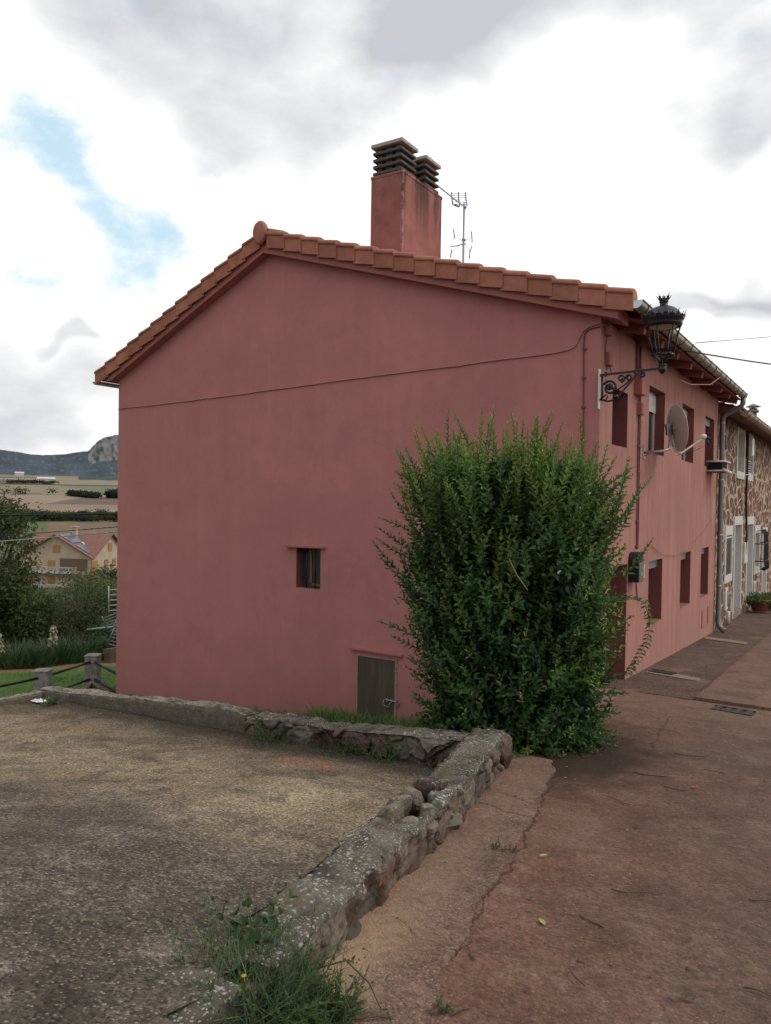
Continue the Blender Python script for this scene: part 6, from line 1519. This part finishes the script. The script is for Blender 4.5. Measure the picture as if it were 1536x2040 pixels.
# ------------------------------------------------------------------ litter of the road: pebbles, twigs, fallen leaves
def on_road(x, y):
    h = .0
    if y < 6.7 and x < strip_out(y): h = .015
    if y > 11.75: h = .05 if x > -2.1 else .016
    return float(road_z(y)) + h
n = 1100; x = rng.uniform(-2.6, 1.0, n); y = 1.4 + 9*rng.uniform(0, 1, n)**1.3; k = x > np.array([float(wall_line(b)) for b in y]) + .22; x, y = x[k], y[k]
n = len(x); z = np.array([on_road(a, b) for a, b in zip(x, y)]); s = rng.gamma(2.0, .0017, n) + .002
oct_ = np.array([(1, 0, 0), (-1, 0, 0), (0, 1, 0), (0, -1, 0), (0, 0, 1), (0, 0, -1)], float); of = np.array([(0, 2, 4), (2, 1, 4), (1, 3, 4), (3, 0, 4), (2, 0, 5), (1, 2, 5), (3, 1, 5), (0, 3, 5)])
V = (np.stack([x, y, z], 1)[:, None] + oct_[None]*(s[:, None, None]*rng.uniform(.6, 1.3, (n, 6, 1)))*np.array((1, 1, .6))[None, None]).reshape(-1, 3); F = (np.arange(n)[:, None, None]*6 + of[None]).reshape(-1, 3)
pm = T('road_pebbles'); cc = pm.attr('tint'); pmm = pm.bsdf(pm.ramp(cc, [(0, (.09, .055, .042)), (.5, (.20, .135, .10)), (1, (.42, .35, .28))]), .9)
props(np_mesh('pebbles', V, F, pmm, fattr={'tint': np.repeat(rng.uniform(0, 1, n)**2.2, 8)}), kind='stuff')
n = 500; x = rng.uniform(-8.5, -1.7, n); y = rng.uniform(1.4, 5.9, n); k = x < np.array([float(wall_line(b)) for b in y]) - .25; x, y = x[k], y[k]; n = len(x); z = terr_z(x, y) + .004; s = rng.gamma(2., .0014, n) + .002
V = (np.stack([x, y, z], 1)[:, None] + oct_[None]*(s[:, None, None]*rng.uniform(.6, 1.3, (n, 6, 1)))*np.array((1, 1, .6))[None, None]).reshape(-1, 3); F = (np.arange(n)[:, None, None]*6 + of[None]).reshape(-1, 3)
props(np_mesh('pebbles', V, F, pmm, fattr={'tint': np.repeat(rng.uniform(0, 1, n)**1.4, 8)}), kind='stuff')
TW = [(-1.05, 4.22, .22, .4), (-1.12, 3.72, .16, 2.6), (-1.02, 3.18, .2, 2.2), (-.35, 3.55, .12, .1), (-1.6, 5.9, .25, 2.9), (-1.3, 6.6, .2, .2), (-1.45, 8.0, .3, .3), (-1.15, 7.5, .2, 2.8), (-1.5, 2.35, .16, .6), (-1.40, 2.20, .13, .2), (-1.45, 3.05, .12, 2.4), (-.7, 2.75, .14, .5), (-1.9, 9.1, .3, 2.9), (-1.55, 6.9, .35, .05), (-.45, 4.6, .14, .3), (-1.28, 2.62, .1, 1.2)]
for i, (x, y, L, a) in enumerate(TW):
    P = [(x + L*(t-.5)*math.cos(a) + .05*L*math.sin(t*5+i)*math.sin(a), y + L*(t-.5)*math.sin(a) - .08*L*math.sin(t*5+i)*math.cos(a), on_road(x, y) + .012 + (y + L*(t-.5)*math.sin(a) - y)*-.1) for t in np.linspace(0, 1, 6)]
    props(MB().tube(P, [.004, .0045, .004, .0035, .003, .0015], 5).build('twig', M['twig']), 'thin dry brown twig lying on the reddish roadway', 'twig', 'dry twigs on the roadway')
def fallen(x, y, L, a, mat, lab, grp=None, W=.45):
    z = on_road(x, y) + .012; V_, F_, _ = leaf_arrays(np.array([(x, y, z)]), np.array([(math.cos(a), math.sin(a), .18)]), np.array([(0, 0, 1.)]), L, L*W, np.array([.5]), .12, .2)
    props(np_mesh('fallen_leaf', V_, F_, M[mat]), lab, 'leaf', grp)
fallen(-1.28, 3.52, .065, 2.4, 'deadleaf', 'bright yellow green leaf alone on the road near the strip'); fallen(-1.63, 4.36, .06, .9, 'deadleaf', 'pale green leaf beside the tiny weed tuft on the crack'); fallen(-1.22, 6.75, .07, .5, 'redleaf', 'red leaf lying alone on the road right of the bush')
fallen(-.62, 3.30, .075, .3, 'brownleaf', 'curled dark leaf at the right edge of the road')
for i in range(46):
    y = 1.9 + 8*rng.uniform()**1.2; x = rng.uniform(-1.9, .3) if y < 6 else rng.uniform(-2.2, -.2)
    if x < float(wall_line(y)) + .3: continue
    fallen(x, y, rng.uniform(.025, .05), rng.uniform(0, 6.28), 'brownleaf', 'small withered brown leaf on the reddish roadway', 'withered leaves on the roadway', .5)
for i in range(26):
    y = rng.uniform(6.2, 9.0); x = rng.uniform(-2.35, -1.5)
    fallen(x, y, rng.uniform(.018, .034), rng.uniform(0, 6.28), 'paleleaf', 'small pale green leaf dropped on the road beside the bush', 'pale leaves dropped beside the bush', .5)

# ------------------------------------------------------------------ sky, sun, camera
W_ = bpy.data.worlds.new('World'); SC.world = W_; W_.use_nodes = True; nt = W_.node_tree; nt.nodes.clear()
t = T.__new__(T); t.nt = nt
SUN_AZ, SUN_EL = R_(58), R_(50)
sky = nt.nodes.new('ShaderNodeTexSky'); sky.sky_type = 'NISHITA'; sky.sun_disc = False; sky.sun_elevation = SUN_EL; sky.sun_rotation = SUN_AZ; sky.air_density = 1.0; sky.dust_density = 1.5
geo = nt.nodes.new('ShaderNodeTexCoord'); D0 = geo.outputs['Generated']
t.pos = D0
def lobe(vec, az, el, wa, we, inner=.45, tilt=0.0):
    az, el = R_(az), R_(el); c = V3((math.sin(az)*math.cos(el), math.cos(az)*math.cos(el), math.sin(el))); a = V3((math.cos(az), -math.sin(az), 0)); e = V3((-math.sin(az)*math.sin(el), -math.cos(az)*math.sin(el), math.cos(el)))
    a2 = a*math.cos(tilt) + e*math.sin(tilt); e2 = e*math.cos(tilt) - a*math.sin(tilt)
    def dot(v):
        nd = nt.nodes.new('ShaderNodeVectorMath'); nd.operation = 'DOT_PRODUCT'; nt.links.new(vec, nd.inputs[0]); nd.inputs[1].default_value = v; return nd.outputs['Value']
    x = t.math('DIVIDE', dot(a2), math.tan(R_(wa))); y = t.math('DIVIDE', dot(e2), math.tan(R_(we)))
    r = t.math('SQRT', t.math('ADD', t.math('MULTIPLY', x, x), t.math('MULTIPLY', y, y)))
    return t.math('MULTIPLY', t.mr(r, 1.0, inner, 0, 1, True), t.math('GREATER_THAN', dot(c), .1))
cn = t.noise(5.0, 2.5, .5, col=True); cn2 = t.noise(15, 2, .6, col=True)
sub = lambda v, k: t.vmul(t.vadd(v, (-.5, -.5, -.5)), (k, k, k))
dv = t.vadd(t.vadd(D0, sub(cn, .13)), sub(cn2, .05))           # frayed cloud edges
dvs = t.vadd(D0, sub(cn, .34))
dz = t.xyz(D0)[2]
flat = t.vmul(D0, (1, 1, 2.4))
n1 = t.noise(3.0, 4, .5, .0, v=flat); n2_ = t.noise(8, 5, .62, .0, v=flat)
tone = t.math('ADD', t.math('MULTIPLY', t.math('SUBTRACT', n1, .5), .75), t.math('MULTIPLY', t.math('SUBTRACT', n2_, .5), .8))
def acc(base, items, vec):
    for it in items: base = t.math('ADD', base, t.math('MULTIPLY', lobe(vec, *it[:4], it[5] if len(it) > 5 else .3, it[6] if len(it) > 6 else 0), it[4]))
    return base
grey = acc(0.0, [(-14, 33.5, 22, 7.8, .72, .35), (-29, 33, 12, 9.5, .42, .2), (-49, 30, 14, 8.0, .68, .25), (-39, 36, 20, 5.5, .5, .3), (-36, 27, 6, 5, .35, .2), (-9, 25.5, 7, 3.2, .6, .3), (-9.5, 13.2, 5, 1.6, .65, .3), (-6, 14.2, 3, 1.5, .5, .3), (-57, 8, 10, 5, .6, .2), (-58, 3, 14, 4, .55, .1), (-5, 6, 16, 6, .45, .1), (-56, 11.6, 4, .8, .5, .3), (-30, 62, 70, 22, .7, .6)], dvs)
wisp = t.noise(10, 6, .66, v=t.vmul(D0, (1, 1, 1.7)))
grey = t.math('ADD', grey, t.math('ADD', t.math('MULTIPLY', tone, .9), t.math('MULTIPLY', t.math('SUBTRACT', wisp, .5), .55)), clamp=True)
cloud = t.ramp(grey, [(0, (1.22, 1.22, 1.22)), (.28, (1.03, 1.03, 1.03)), (.60, (.83, .835, .85)), (1, (.60, .605, .64))])
# behind the camera the overcast is darker, which leaves the gable in soft shade
back = t.mr(t.math('ADD', t.math('MULTIPLY', t.xyz(D0)[1], 1.0), t.math('MULTIPLY', t.xyz(D0)[0], .45)), .1, -.6, 0, 1, True)
cloud = t.mix(t.math('MULTIPLY', back, .55), cloud, (.34, .35, .37))
blue = acc(0.0, [(-57.0, 21.4, 8.5, 3.8, .72, .0, -.30), (-51.0, 19.0, 7.0, 3.2, .62, .0, -.35), (-48.3, 16.8, 6, 3.2, .62, .0), (-51, 15.3, 6.5, 2, .42, .0), (-58.5, 14.8, 6, 1.6, .5, .0)], dv)
blue = t.math('ADD', blue, t.math('MULTIPLY', t.math('SUBTRACT', wisp, .5), 1.9))
bm_ = t.mr(blue, .10, 1.0, 0, .80, True)
skyc = nt.nodes.new('ShaderNodeMixRGB'); skyc.blend_type = 'MULTIPLY'; skyc.inputs[0].default_value = 1; nt.links.new(sky.outputs[0], skyc.inputs[1]); skyc.inputs[2].default_value = (.1, .1, .1, 1)
bluec = t.mix(.80, skyc.outputs[0], (.52, .82, 1.0))
col = t.mix(bm_, cloud, bluec)
out10 = t.mix(1.0, col, (10, 10, 10), 'MULTIPLY')
bg = nt.nodes.new('ShaderNodeBackground'); bg.inputs[1].default_value = .1; nt.links.new(out10, bg.inputs[0])
ow = nt.nodes.new('ShaderNodeOutputWorld'); nt.links.new(bg.outputs[0], ow.inputs[0])

sl = bpy.data.lights.new('sun', 'SUN'); sl.energy = 1.0; sl.angle = R_(14); sl.color = (1, .94, .86)
so = bpy.data.objects.new('sun', sl); COL.objects.link(so)
sd = V3((math.sin(SUN_AZ)*math.cos(SUN_EL), math.cos(SUN_AZ)*math.cos(SUN_EL), math.sin(SUN_EL))); so.rotation_euler = sd.to_track_quat('Z', 'Y').to_euler(); so.location = (20, 10, 30)

cam = bpy.data.cameras.new('camera'); co = bpy.data.objects.new('camera', cam); COL.objects.link(co); SC.camera = co
yaw, pit_, rol = R_(32.3), R_(-1.0), R_(.9)
Fv = V3((-math.sin(yaw)*math.cos(pit_), math.cos(yaw)*math.cos(pit_), math.sin(pit_))); Rv = V3((math.cos(yaw), math.sin(yaw), 0)); Uv = Rv.cross(Fv)
R2 = Rv*math.cos(rol) + Uv*math.sin(rol); U2 = Uv*math.cos(rol) - Rv*math.sin(rol)
co.matrix_world = Matrix(((R2.x, U2.x, -Fv.x, 0), (R2.y, U2.y, -Fv.y, 0), (R2.z, U2.z, -Fv.z, 0), (0, 0, 0, 1)))
cam.sensor_fit = 'VERTICAL'; cam.sensor_height = 36; cam.sensor_width = 36; cam.lens = 27.0; cam.clip_start = .05; cam.clip_end = 20000
SC.view_settings.view_transform = 'Standard'; SC.view_settings.look = 'None'; SC.view_settings.exposure = 0; SC.view_settings.gamma = 1
SC.cycles.max_bounces = 5; SC.cycles.diffuse_bounces = 3; SC.cycles.glossy_bounces = 2; SC.cycles.transmission_bounces = 3
W_.cycles.sampling_method = 'MANUAL'; W_.cycles.sample_map_resolution = 512
try: SC.cycles.use_denoising = True
except Exception: pass
